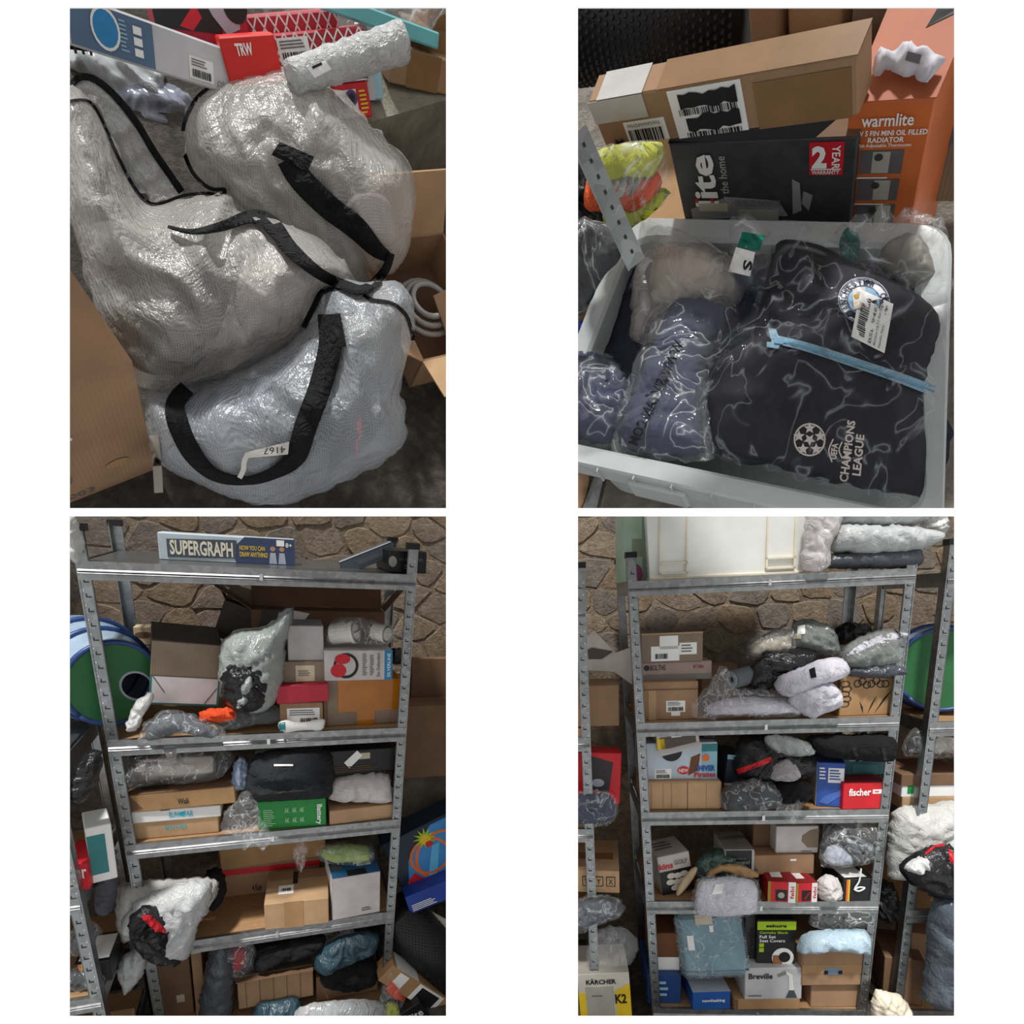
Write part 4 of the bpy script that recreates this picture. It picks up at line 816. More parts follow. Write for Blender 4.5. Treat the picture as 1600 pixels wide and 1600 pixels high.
for (u, v, w, h, l) in ((.5,.05,.07,.42,.1), (.62,.05,.1,.6,.25), (.42,.05,.05,.3,-.1)): b.poly('front', [(u,v),(u+w*.6+l*.4,v+h*.5),(u+l+w*.6,v+h),(u+w*.1+l*.5,v+h*.55)], ink, 'printed_leaf')
for i in range(7): b.disc('front', .3+.08*i, .78+.05*math.sin(i*2), .014, ink, 'printed_cloud', inner=.75)
for i in range(5): b.disc('front', .08+.03*(i % 2), .3+.12*i, .018, ink, 'printed_leaf', inner=.8, ry=.012)
# --- third level
b19 = b = Box(PD, 'worn_carton', 'battered kraft carton with bent corners under the picture box', 'carton', (1006, 1271, 1127, 1227), .02, .28, KR['light'], z=S3, yaw=-1, bev=.006); b.rect('front', .56, 0, .57, 1, KR['dark'], 'crease')
for u in (.1, .25, .36, .8): b.rect('front', u, .05, u+.006, .95, KR['mid'], 'crease')
b18 = b = Box(PD, 'picture_box', 'white and blue printed children\'s box with a large black disc', 'box', (1002, 1227, 1120, 1170), .05, .2, M('pale_sky', 'bcc8d2', .45), z=b19.top); b.disc('front', .4, .78, .04, black, 'printed_disc', off=.0024); b.label('front', .18, .02, .4, .3, 4); b.disc('front', .56, .25, .022, RED, 'printed_badge', off=.003, ry=.016); b.text('front', .5, .2, .62, .3, 'NEW', paper, off=.004); b.rect('front', .8, 0, 1, .95, M('sky_print', '8fb8cc')); b.rect('front', .8, .75, 1, .95, TEAL, off=.002); b.text('front', .72, .22, .97, .38, 'SHIVER', BLUE, off=.0045, bold=.04); b.text('front', .7, .06, .98, .2, 'Pirates', RED, off=.0045, bold=.03); b.poly('front', [(.62,.1),(.75,.25),(.78,.7),(.66,.6)], M('brown_print', '6a4226'), off=.002); b.disc('front', .85, .58, .014, ORANGE, off=.003)
b = Box(PD, 'open_white_box', 'small opened white and yellow box tipped on the picture box', 'box', (1028, 1192, 1094, 1152), .03, .12, M('card_white', 'c9c2b6', .6), z=b18.top-.03, roll=-6); b.rect('front', .08, .1, .92, .55, M('brown_shadow_card', '5d5248')); b.rect('front', 0, .1, .18, .5, YEL); b.rect('front', .35, .5, .6, .68, white, 'tab', off=.003)
b.part('flap', prismdata([b.at('front', 0, .05), b.at('front', 1, .25), b.at('front', 1, .1)+Vector((0,-.03,0)), b.at('front', 0, -.1)+Vector((0,-.03,0))], (0,-1,0), .002), white)
b = Box(PD, 'black_spine_box', 'small black box end lettered Red under the second shelf', 'box', (1098, 1175, 1118, 1146), .1, .1, M('black_card'), z=b18.top, hgt=.05); b.text('front', .2, .5, .9, .9, 'Red', paper, turn=180)
b = Box(PD, 'navy_box', 'dark navy box end with orange foot between picture box and black bags', 'box', (1131, 1230, 1154, 1182), .08, .15, M('navy_card', '232a3c', .4), z=S3+.07, roll=6); b.rect('front', 0, .85, 1, 1, M('sky_print')); b.rect('front', 0, 0, 1, .08, KR['light'])
th = soft(PD, 'black_sack', 'black plastic sack with a red strip in the middle of the third level', 'sack', [(1150,1215),(1150,1172),(1160,1154),(1200,1150),(1240,1162),(1270,1180),(1272,1210),(1240,1226),(1190,1230)], ('Y', .06), .08, BLACKP, wr=.016, z=S3+.08); th.drape('red_strip', *band_px([(1152,1206),(1180,1196),(1206,1186)], 8), RED, .003)
soft(PD, 'silver_film', 'pale silver film fold tucked above the black sack', 'film', [(1194,1160),(1200,1148),(1240,1150),(1268,1164),(1272,1178),(1240,1182),(1212,1176)], ('Y', .0), .03, SILV, wr=.014)
soft(PD, 'white_cloth_wad', 'grey-white cloth wad between the black sack and blue box', 'cloth', [(1202,1216),(1210,1194),(1232,1186),(1250,1206),(1240,1220)], ('Y', -.02), .04, cloth('pale_grey_cloth', 'a9a6a6'), wr=.012)
soft(PD, 'folded_jacket', 'black garment folded in a clear bag at the third shelf front', 'bagged garment', [(1126,1268),(1130,1240),(1150,1230),(1190,1226),(1216,1240),(1222,1262),(1196,1274),(1150,1276)], ('Y', -.01), .06, CLEAR2, z=S3-.004, wr=.01, inner=(.92, DKCLOTH, .92, 'garment'))
soft(PD, 'black_sleeve', 'black fabric sleeve sticking out of a clear bag beside the blue box', 'garment', [(1208,1250),(1212,1226),(1240,1216),(1266,1222),(1268,1242),(1240,1254)], ('Y', .0), .05, BLACKC, z=S3+.02)
soft(PD, 'film_scrap', 'scrap of clear film hanging off the third shelf', 'film', [(1214,1262),(1226,1244),(1246,1240),(1258,1248),(1250,1268),(1242,1288),(1230,1284),(1222,1270)], ('Y', -.03), .012, CLEAR2, back=1, wr=.01)
b = Box(PD, 'blue_white_box', 'upright blue box with white side and address panel', 'box', (1276, 1263, 1316, 1194), .03, .2, M('royal_blue_card', '2f56a8', .4), z=S3, yaw=-14); b.rect('left', 0, 0, 1, 1, white); b.rect('front', .4, .55, .97, .88, paper, 'paper_label'); b.lines('front', .45, .6, .92, .85, 4, BLUE); b.lines('front', .08, .6, .35, .9, 4, paper); b.poly('front', [(.1,.1),(.4,.05),(.95,.3),(.9,.4),(.3,.25)], M('mid_blue_line', '4a70bc'), off=.002)
bf = b = Box(PD, 'fixings_box', 'bright red box with one white word beside the right post', 'box', (1316, 1263, 1386, 1222), .0, .2, M('signal_red', 'cc1f2a', .4), z=S3, yaw=2); b.text('front', .12, .52, .62, .8, 'fischer', paper, bold=.03); b.rect('front', .66, .58, .88, .74, paper); b.lines('front', .7, .62, .84, .7, 1, RED); b.rect('top', 0, 0, 1, 1, M('dull_red', '8e1c22'))
b = Box(PD, 'teal_box', 'dark teal printed box above and behind the bright red box', 'box', (1316, 1226, 1388, 1186), .10, .15, M('teal_card', '2c5c62', .45), z=bf.top); b.lines('front', .12, .5, .45, .95, 4, M('pale_teal', '8fb4b4')); b.lines('front', .5, .5, .9, .95, 4, M('pale_teal'), 9); b.rect('front', .93, 0, 1, 1, white); b.rect('front', .2, .1, .75, .42, M('mid_teal', '3d7276'), off=.002)
th = soft(PD, 'black_holdall', 'black nylon holdall with buckles squeezed under the second shelf', 'holdall', [(1262,1160),(1268,1148),(1330,1146),(1392,1148),(1394,1176),(1388,1190),(1340,1188),(1300,1184),(1276,1176)], ('Y', .02), .07, BLACKC, wr=.008); th.drape('strap', *band_px([(1334,1168),(1340,1190)], 6), black, .004); th.drape('strap', *band_px([(1380,1168),(1384,1188)], 6), black, .004)
# --- fourth level
b = Box(PD, 'bulb_box', 'white box picturing a cluster of light bulbs, tilted at the left', 'box', (1034, 1388, 1086, 1330), .06, .16, M('box_white', 'bdb6b0', .5), roll=-8, yaw=10, z=S4, hgt=.16, wid=.13); b.rect('front', 0, 0, 1, .6, black); b.text('front', .02, .66, .45, .82, 'kins', RED, bold=.03); b.text('front', .5, .72, .9, .84, 'GOLF', GREYI); b.lines('top', .1, .3, .8, .8, 3, GREYI); b.lines('right', .2, .3, .5, .9, 4, M('dull_red'))
for i, (u, v) in enumerate(((.35,.46),(.55,.44),(.75,.46),(.3,.3),(.5,.28),(.7,.3),(.42,.14),(.62,.14))): b.disc('front', u, v, .017, M('bulb_print', 'd8d0c4'), 'printed_bulb', ry=.012, off=.0022+.0003*i)
soft(PD, 'envelope_stack', 'green film and brown padded envelopes in a loose heap', 'envelopes', [(1084,1366),(1088,1342),(1110,1328),(1140,1326),(1176,1348),(1182,1362),(1150,1372),(1110,1376)], ('Y', .08), .05, film('sea_film', '3c5a54', .8, .2), wr=.014)
soft(PD, 'padded_envelope', 'brown padded envelope sticking out on edge', 'envelope', [(1056,1396),(1064,1376),(1082,1356),(1090,1358),(1080,1378),(1062,1398)], ('Y', .02), .012, KR['pale'], wr=.003)
soft(PD, 'torn_envelope', 'torn brown paper envelope lying under the black-fronted box', 'envelope', [(1104,1366),(1120,1352),(1148,1350),(1176,1358),(1186,1370),(1160,1372),(1130,1362),(1110,1372)], ('Y', .0), .012, KR['warm'], wr=.006)
b = Box(PD, 'black_panel_box', 'white box with a black front panel and silver lettering', 'box', (1133, 1353, 1178, 1318), .04, .18, M('grey_white_card'), z=S4+.10); b.rect('front', .02, .03, .92, .97, black); b.text('front', .1, .36, .85, .48, 'SMARTPHONE KIT', M('silver_print')); b.text('front', .3, .56, .72, .64, 'SUPERIOR', GREYI); b.rect('top', .0, .0, 1, 1, M('grey_card', '86827c')); b.rect('top', 0, .55, 1, .8, white)
b.rect('right', 0, .1, .1, .9, paper, 'paper_label')
b32 = b = Box(PD, 'wide_carton', 'wide kraft carton at the back of the fourth shelf', 'carton', (1178, 1358, 1272, 1328), .07, .2, KR['mid'], z=S4+.075, yaw=1); b.tape('top', .0, .4, 1, .6, KR['dark']); b.rect('front', .6, .7, .7, .8, paper, 'paper_label')
bb = Box(PD, 'dark_carton', 'dark brown carton holding up the wide kraft carton', 'carton', (1184, 1404, 1272, 1358), .14, .15, KR['dark'], z=S4, hgt=.074)
b = Box(PD, 'cutout_box', 'white magazine-file box with a rounded kraft cutout', 'box', (1212, 1328, 1278, 1286), .09, .12, M('photo_white'), z=b32.top); b.poly('front', [(1,.2),(.75,.2),(.6,.45),(.62,.65),(.8,.85),(1,.9)], KR['grey'], 'cutout'); b.lines('front', .6, .04, .95, .1, 1, GREYI)
Box(PD, 'plain_carton', 'plain brown carton behind the white cutout box', 'carton', (1176, 1326, 1216, 1288), .16, .12, KR['dark'], z=b32.top)
for i, (x0_, x1_, lb) in enumerate(((1200, 1242, 'red and white spare-part box with round part, left of the pair'), (1243, 1277, 'red and white spare-part box with hose picture, right of the pair'))):
    b = Box(PD, 'spare_part_box', lb, 'box', (x0_, 1406-4*i, x1_, 1374-2*i), -.01, .12, M('signal_red'), z=S4, yaw=-6+10*i, group='red spare-part boxes'); b.rect('front', .28, .08, .7, .62, black); b.rect('front', .74, 0, 1, 1, white); b.rect('front', 0, 0, .1, 1, M('olive_gold', '9a8a2c')); b.disc('front', .48, .36, .012, M('silver_print'), off=.003) if i == 0 else b.poly('front', [(.35,.2),(.45,.15),(.65,.5),(.58,.56)], M('dull_red'), off=.003); b.rect('top', .0, .0, 1, 1, M('dull_red')); b.rect('top', .2, .3, .6, .8, paper, 'paper_label', off=.002); b.text('front', .8, .2, .95, .8, 'febi', RED, turn=90)
soft(PD, 'white_parcel', 'small crumpled white paper parcel on the fourth shelf', 'parcel', [(1280,1388),(1278,1362),(1292,1352),(1308,1356),(1316,1376),(1310,1390)], ('Y', .0), .05, mailer('white_paper_bag'), z=S4)
soft(PD, 'hanger_bag', 'clear bag full of grey plastic hangers under the third shelf', 'bag', [(1282,1356),(1282,1320),(1300,1290),(1340,1284),(1374,1290),(1374,1330),(1360,1350),(1320,1358)], ('Y', .05), .07, CLEAR2, z=S4+.11, wr=.012, inner=[([(1300,1300),(1312,1296),(1345,1336),(1336,1342)], M('grey_foam'), .6, 'hanger'), ([(1330,1310),(1350,1314),(1374,1332),(1366,1346),(1340,1330)], M('grey_foam'), .6, 'hanger'), ([(1286,1350),(1288,1334),(1304,1322),(1326,1334),(1330,1350),(1306,1356)], M('pale_print', 'a9aebb'), .6, 'white_cups')])
b = Box(PD, 'corded_case', 'black case with orange and yellow strap and white cord', 'case', (1316, 1398, 1364, 1364), .0, .16, M('black_card'), z=S4, yaw=5); b.rect('front', .1, 0, .17, 1, ORANGE, 'strap'); b.rect('front', .17, 0, .22, 1, YEL, 'strap'); b.rect('top', .1, .1, .85, .8, paper, 'leaflet')
b.part('white_cord', tubedata(smoothline([b.at('front', .55, 1.5, .004), b.at('front', .5, .95, .006), b.at('front', .36, .6, .006), b.at('front', .5, .5, .008), b.at('front', .7, .62, .006), b.at('front', .5, .66, .006), b.at('front', .34, .55, .006)], False, 5), .003, 6), white)
soft(PD, 'bagged_shirt', 'white shirt in a clear bag hanging over the fourth shelf edge', 'bagged shirt', [(1082,1424),(1086,1380),(1104,1370),(1150,1368),(1184,1376),(1188,1412),(1182,1428),(1140,1434),(1100,1434)], ('Y', -.04), .045, CLEAR2, wr=.01, inner=(.92, WHITECL, .9, 'shirt')).drape('paper_tag', *quad_px([(1118,1382),(1132,1380),(1128,1396),(1112,1398)]), paper, .004)
# --- fifth level
b = Box(PD, 'brown_white_box', 'brown box with a white panel at the left of the lowest shelf', 'box', (1018, 1508, 1066, 1436), .06, .2, M('brown_print', '6a4226'), z=S5+.13, hgt=.16); b.rect('front', .1, 0, .9, .35, white)
b = Box(PD, 'blue_boxed_set', 'dark blue box with white lines beside the left post', 'box', (1012, 1562, 1064, 1506), .03, .25, M('deep_blue', '1e3f74', .4), z=S5, hgt=.13); b.lines('front', .2, .2, .7, .8, 3, M('sky_print'))
TW = cloth('teal_towel', '7297a2', .95, 260, 7)
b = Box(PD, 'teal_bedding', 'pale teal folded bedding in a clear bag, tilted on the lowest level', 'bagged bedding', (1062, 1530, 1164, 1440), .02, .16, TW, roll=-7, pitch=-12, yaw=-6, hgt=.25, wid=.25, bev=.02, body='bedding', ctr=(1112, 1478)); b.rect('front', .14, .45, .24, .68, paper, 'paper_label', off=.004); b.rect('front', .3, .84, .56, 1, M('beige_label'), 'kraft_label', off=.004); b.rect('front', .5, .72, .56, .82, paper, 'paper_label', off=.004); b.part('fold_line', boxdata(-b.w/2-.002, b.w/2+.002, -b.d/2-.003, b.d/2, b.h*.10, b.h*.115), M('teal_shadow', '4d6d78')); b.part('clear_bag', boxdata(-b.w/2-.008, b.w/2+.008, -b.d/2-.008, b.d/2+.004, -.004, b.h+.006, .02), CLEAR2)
b = Box(PD, 'blue_print_box', 'blue box with white company lettering below the teal bedding', 'box', (1082, 1560, 1142, 1532), -.005, .2, M('office_blue', '2559a4', .4), z=S5, yaw=4); b.text('front', .25, .4, .85, .62, 'newthasking', paper, bold=.02); b.rect('top', 0, 0, 1, 1, M('pale_print'))
b45 = b = Box(PD, 'flat_carton', 'flat kraft carton under the white steamer box', 'carton', (1146, 1582, 1250, 1560), -.0, .22, KR['warm'], z=S5, yaw=2, hgt=.045); b.rect('front', .0, .0, .06, 1, KR['dark'], 'torn_end')
b44 = b = Box(PD, 'steamer_box', 'white box with a garment steamer pictured', 'box', (1163, 1558, 1253, 1500), .0, .2, M('box_pale', 'c4c4c6', .45), z=b45.top, yaw=2, hgt=.135); b.text('front', .06, .66, .48, .84, 'Breville', ink, bold=.02); b.lines('front', .06, .08, .4, .16, 1, GREYI); b.poly('front', [(.72,.05),(.92,.05),(.86,.3),(.78,.3)], SLATE, 'printed_base', off=.002); b.poly('front', [(.77,.3),(.86,.3),(.82,.8),(.7,.92),(.68,.84),(.76,.76)], white, 'printed_handle', off=.003); b.poly('front', [(.56,.8),(.7,.92),(.72,.82),(.58,.72)], M('olive_print'), 'printed_head', off=.0035)
b = Box(PD, 'seat_cover_box', 'black seat-cover box with a lime green top band', 'box', (1182, 1500, 1242, 1424), .03, .13, M('black_card'), z=b44.top, hgt=.185); b.rect('front', 0, .78, 1, .97, M('lime_print', 'a8c81e')); b.text('front', .22, .84, .76, .91, 'sakura', ink, bold=.04); b.text('front', .06, .68, .8, .75, 'Carnaby Black', M('lime_print'), bold=.02); b.text('front', .06, .59, .48, .66, 'Full Set', paper, bold=.02); b.text('front', .06, .5, .72, .57, 'Seat Covers', paper, bold=.02); b.rect('front', .06, .38, .18, .47, M('lime_print')); b.rect('front', .06, .27, .18, .36, M('lime_print')); b.disc('front', .68, .14, .042, paper, 'printed_roundel'); b.rect('front', .42, 0, .66, .2, M('saddle_print', '9a6844'), off=.003); b.disc('front', .72, .16, .022, black, 'printed_seat', off=.0034)
b = Box(PD, 'grey_box', 'dark grey box on edge with upright dark lettering', 'box', (1163, 1502, 1181, 1436), .06, .13, M('charcoal_card', '3a3a3c'), z=b44.top); b.text('front', .25, .1, .75, .75, 'Breville', ink, turn=90)
b47 = b = Box(PD, 'kraft_carton', 'kraft carton standing on the lowest shelf beneath a larger one', 'carton', (1266, 1568, 1346, 1530), .02, .25, KR['mid'], z=S5, yaw=2)
b48 = b = Box(PD, 'taped_carton', 'kraft carton with a small blue and black label across its tape', 'carton', (1252, 1532, 1354, 1476), .0, .28, KR['mid'], z=b47.top, yaw=2, bev=.005); b.tape('front', .0, .36, 1, .6, KR['warm']); l = b.rect('front', .36, .32, .6, .52, M('label_blue', '7f93a6'), 'paper_label', off=.002); b.rect('front', .34, .34, .4, .44, ink, 'label_end', off=.003); b.rect('front', .56, .34, .62, .44, ink, 'label_end', off=.003)
bm_ = soft(PD, 'blue_mailer', 'pale blue mailing bag lying on the taped kraft carton', 'mailing bag', [(1246,1478),(1256,1452),(1290,1444),(1352,1444),(1358,1470),(1354,1480),(1300,1474)], ('Y', -.01), .06, BLUEP, z=b48.top-.005, wr=.008)
soft(PD, 'dark_bagged_garment', 'dark clothing in a clear bag under the fourth shelf at right', 'bagged garment', [(1266,1446),(1270,1424),(1300,1416),(1356,1418),(1358,1442),(1310,1450)], ('Y', .02), .05, CLEAR2, z=b48.top+.075, inner=[([(1290,1444),(1296,1422),(1352,1420),(1354,1438)], BLACKC, .85, 'garment')])
# --- neighbouring racks
yl = -.06; xl_ = PD.Y(914, 900, yl).x; rack(PD, 'galvanised rack at left of the second rack, its end post before the red box', xl_-.11*.91, .22, .45, [1.66, 1.19, .84, .5, .05], -.10, 1.8, y0=yl, feet=-.03, top=1.80)
xr_ = PD.Y(1480, 900, .0).x; rack(PD, 'galvanised rack at right edge, its end post before the tunnel toy', xr_+.45*.91, .9, .45, [1.72, 1.2, .85, .48, .06], -.10, 1.8, y0=.0, feet=-.03, top=1.82)
b = Box(PD, 'picture_frame_box', 'red box with a dark snow-scene picture on the left-hand rack', 'box', (880, 1240, 968, 1160), .02, .1, M('signal_red'), z=.905, roll=3); b.poly('front', [(.35,.3),(.8,.22),(.86,.82),(.42,.95)], M('dark_scene', '3a3638')); b.disc('front', .6, .42, .024, M('pale_print'), 'printed_figures', ry=.016, off=.003)
soft(PD, 'film_pile', 'clear bags with dark clothes beneath the red picture box', 'bags', [(890,1290),(896,1246),(930,1236),(958,1244),(966,1270),(950,1292)], ('Y', -.05), .05, CLEAR2, z=.84, inner=(.85, NAVY, .85, 'garment'))
b = Box(PD, 'pictogram_carton', 'kraft carton with handling pictograms on the left-hand rack', 'carton', (880, 1404, 968, 1370), -.04, .3, KR['light'], z=.575, yaw=-4); b.tape('top', .1, .35, .9, .55)
for i, u in enumerate((.35, .56, .77)): b.poly('front', [(u,.3),(u+.16,.3),(u+.16,.75),(u,.75)], ink, 'pictogram'); b.rect('front', u+.015, .34, u+.145, .71, KR['light'], 'pictogram_field', off=.002); b.text('front', u+.04, .4, u+.12, .65, ('TT', 'Y', 'X')[i], ink, off=.003)
soft(PD, 'silver_film_pile', 'crumpled silver film sheet under the pictogram carton', 'film', [(888,1450),(894,1410),(930,1398),(968,1404),(972,1430),(940,1442),(910,1456)], ('Y', -.07), .04, CLEAR2, wr=.016, inner=(.8, SLATE, .7, 'packing'))
soft(PD, 'hanging_film_bag', 'clear film bag draped over the yellow and white box', 'bag', [(918,1500),(922,1466),(946,1448),(980,1452),(998,1476),(984,1506),(950,1508)], ('Y', -.06), .05, CLEAR)
b = Box(PD, 'pressure_washer_box', 'white and yellow taped pressure washer box at the bottom left', 'box', (908, 1600, 988, 1525), -.08, .2, M('washer_white', 'cfcabd', .5), z=.055, hgt=.2, roll=-3); b.poly('front', [(.72,0),(1,0),(1,.78),(.7,.62)], YEL); b.rect('front', 0, .1, .14, .6, YEL); b.rect('front', .14, 0, .68, .72, M('tape_grey', 'aaa69c'), 'packing_tape', off=.002); b.text('front', .16, .78, .74, .9, 'KÄRCHER', ink, off=.003, bold=.03); b.text('front', .7, .36, .92, .56, 'K2', ink, off=.003, bold=.03); b.lines('front', .25, .5, .55, .56, 1, GREYI)
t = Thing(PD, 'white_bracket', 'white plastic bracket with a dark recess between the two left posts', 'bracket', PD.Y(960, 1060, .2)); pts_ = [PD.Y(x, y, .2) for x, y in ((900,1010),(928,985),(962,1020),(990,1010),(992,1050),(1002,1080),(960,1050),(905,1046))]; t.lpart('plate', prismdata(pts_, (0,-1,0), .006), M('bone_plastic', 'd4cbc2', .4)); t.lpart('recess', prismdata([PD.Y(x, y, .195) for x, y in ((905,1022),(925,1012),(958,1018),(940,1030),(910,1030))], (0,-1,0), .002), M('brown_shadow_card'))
Box(PD, 'kraft_box', 'kraft carton between the two left-hand posts at shelf height', 'carton', (900, 1140, 968, 1052), .1, .2, KR['mid'], z=1.195, hgt=.16)
b = Box(PD, 'printed_card', 'white card edge with red print at the upper left corner', 'card', (890, 878, 908, 800), .02, .02, M('card_white'), z=1.665, roll=-12, hgt=.2); b.rect('front', 0, .3, 1, .5, M('dull_red'))
# right-hand rack goods
t = Thing(PD, 'play_tunnel', 'green and blue pop-up tunnel seen again between the right-hand posts', 'tunnel toy', PD.Y(1466, 1110, .15)); c = PD.Y(1474, 1046, .12); R_ = PD.Y(1474, 975, .12).z-c.z; ax = Vector((-.25, -1, .05)).normalized(); u = ax.orthogonal().normalized(); v = ax.cross(u)
t.lpart('fabric_wall', lathedata(c, ax, [(-.16, R_*.98), (-.08, R_*.95), (0, R_*.9)], 36), M('tunnel_film'), smooth=True); t.lpart('end_disc', (lambda q: (q, [list(range(len(q)))]))([c+(u*math.cos(2*math.pi*i/40)+v*math.sin(2*math.pi*i/40))*R_*.9 for i in range(40)]), M('tunnel_green'))
for h, rr in ((0, .9), (-.1, .97)): t.lpart('hoop', tubedata([c+ax*h+(u*math.cos(2*math.pi*i/40)+v*math.sin(2*math.pi*i/40))*R_*rr for i in range(41)], .008), M('tunnel_navy'), smooth=True)
soft(PD, 'steel_tank_bag', 'clear-bagged steel tank on the right-hand rack', 'bag', [(1414,1180),(1418,1146),(1440,1132),(1500,1130),(1510,1160),(1490,1184)], ('Y', .08), .06, CLEAR2, inner=(.85, M('polished_steel'), .85, 'steel_cylinder'))
b1 = Box(PD, 'kraft_shoe_box', 'kraft box with cyan print, lowest of three on the right rack', 'box', (1410, 1250, 1520, 1222), .06, .2, KR['light'], z=.852, hgt=.05); b1.text('front', .6, .4, .95, .7, 'RUN', CYAN)
b2 = Box(PD, 'white_shoe_box', 'white box with green print, middle of three on the right rack', 'box', (1410, 1222, 1520, 1200), .06, .2, white, z=b1.top, hgt=.045); b2.rect('front', .08, .3, .22, 1, M('green_card'))
b3 = Box(PD, 'battered_carton', 'brown flat carton, topmost of three on the right rack', 'carton', (1410, 1200, 1520, 1180), .055, .22, KR['dark'], z=b2.top, hgt=.045)
soft(PD, 'white_mailers', 'big off-white mailing bag hanging between the right-hand posts', 'mailing bag', [(1386,1368),(1388,1300),(1400,1262),(1450,1256),(1500,1256),(1504,1330),(1450,1350),(1420,1372)], ('Y', .04), .08, mailer('off_white_mailer'), wr=.014)
th = soft(PD, 'open_mailer', 'black and red garment bursting from a mailing bag at right edge', 'mailing bag', [(1406,1352),(1424,1336),(1450,1322),(1480,1320),(1504,1336),(1506,1400),(1470,1404),(1430,1384)], ('Y', -.06), .06, BLACKP, wr=.014); th.drape('red_trim', *band_px([(1446,1334),(1462,1322),(1476,1320)], 4), RED, .003); th.drape('red_panel', *quad_px([(1482,1325),(1492,1335),(1491,1352),(1484,1345)]), RED, .003); soft_in(th, 'white_mouth', [(1406,1350),(1420,1336),(1440,1334),(1446,1346),(1430,1360)], ('Y', -.06), .03, WHITEP, lift=.03, seed=33)
b = Box(PD, 'tall_carton', 'tall kraft carton with end label on the lowest right shelf', 'carton', (1420, 1545, 1458, 1436), .1, .25, KR['mid'], z=.062, yaw=-16, hgt=.26)
b = Box(PD, 'dark_carton', 'dark kraft carton in front of the tall one on the right shelf', 'carton', (1382, 1548, 1438, 1470), .04, .22, KR['dark'], z=.062, yaw=-14, hgt=.19); b.rect('right', 0, .0, 1, 1, KR['mid'], 'lighter_side'); b.rect('right', .0, .8, .4, 1, paper, 'paper_label')
soft(PD, 'grey_sack', 'big slate-grey plastic sack at the right edge of the second rack picture', 'sack', [(1440,1560),(1446,1500),(1450,1430),(1462,1402),(1500,1400),(1508,1480),(1504,1560),(1470,1570)], ('Y', -.06), .09, mailer('slate_sack', '59626c', .28), wr=.018)
soft(PD, 'cream_wreck', 'cream plastic tool case lying open on the floor between racks', 'tool case', [(1366,1592),(1362,1560),(1372,1545),(1396,1552),(1412,1560),(1426,1592)], ('Y', -.04), .04, M('cream_plastic'), wr=.01)
soft(PD, 'black_floor_bag', 'black bag on the floor behind the right-hand post', 'bag', [(1362,1420),(1364,1380),(1380,1372),(1400,1390),(1402,1430),(1380,1440)], ('Y', .12), .06, BLACKP)

def clip(d, pl, row=798.0):
    """cut away what would reach below the floor line of the upper openings"""
    bm = bmesh.new(); vv = [bm.verts.new(v) for v in d[0]]
    for f in d[1]:
        try: bm.faces.new([vv[i] for i in f])
        except ValueError: pass
    a, b = pl.ray(0, row), pl.ray(1600, row); n = a.cross(b)
    if n.dot(pl.ray(800, row+200)) < 0: n = -n
    bmesh.ops.bisect_plane(bm, geom=bm.verts[:]+bm.edges[:]+bm.faces[:], plane_co=pl.eye, plane_no=n, clear_outer=True)
    return bmdata(bm)
# ================================================================ place B: clear bin of bagged clothes (upper right)
bx = PB
# --- bin
def loop(x0, y0, x1b, x1f, y1, r, z, n=5):
    """rounded four-cornered loop; the right side may splay"""
    cs = [Vector((x0, y0)), Vector((x1f, y0)), Vector((x1b, y1)), Vector((x0, y1))]; out = []
    for i in range(4):
        p, a, b = cs[i], cs[i-1], cs[(i+1) % 4]; pa, pb = p+(a-p).normalized()*r, p+(b-p).normalized()*r
        for k in range(n+1):
            t = k/n; q = pa*(1-t)**2+p*2*t*(1-t)+pb*t*t; out.append(Vector((q.x, q.y, z)))
    return out
t = Thing(PB, 'storage_bin', 'frosted plastic bin full of bagged clothes, on the concrete floor', 'storage bin', (0, 0, 0))
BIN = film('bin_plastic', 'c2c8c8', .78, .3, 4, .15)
def bl(e, z, r=.05): return loop(-.325-e, -.205-e, .165+e, .325+e, .205+e, r, z)
loops = [bl(-.05, .004), bl(-.03, .02), bl(-.012, .272), bl(-.006, .278), bl(.022, .28), bl(.026, .276), bl(.026, .235), bl(.018, .235), bl(.018, .262), bl(-.006, .262), bl(-.04, .0)]
vs = [v for L in loops for v in L]; n = len(loops[0]); fs = [[i*n+k, i*n+(k+1) % n, (i+1)*n+(k+1) % n, (i+1)*n+k] for i in range(len(loops)-1) for k in range(n)]+[list(range(n))[::-1]]
t.lpart('tub_body', clip((vs, fs), PB), BIN, smooth=False)
rb = []
for i in range(9): x = -.28+.072*i; rb.append(boxdata(x, x+.003, -.236, -.222, .235, .278))
t.lpart('rim_ribs', clip(join(*rb), PB), BIN, kind='stuff'); t.lpart('grip_tab', clip(join(boxdata(-.15, -.04, -.24, -.228, .205, .262, .004)), PB), BIN)
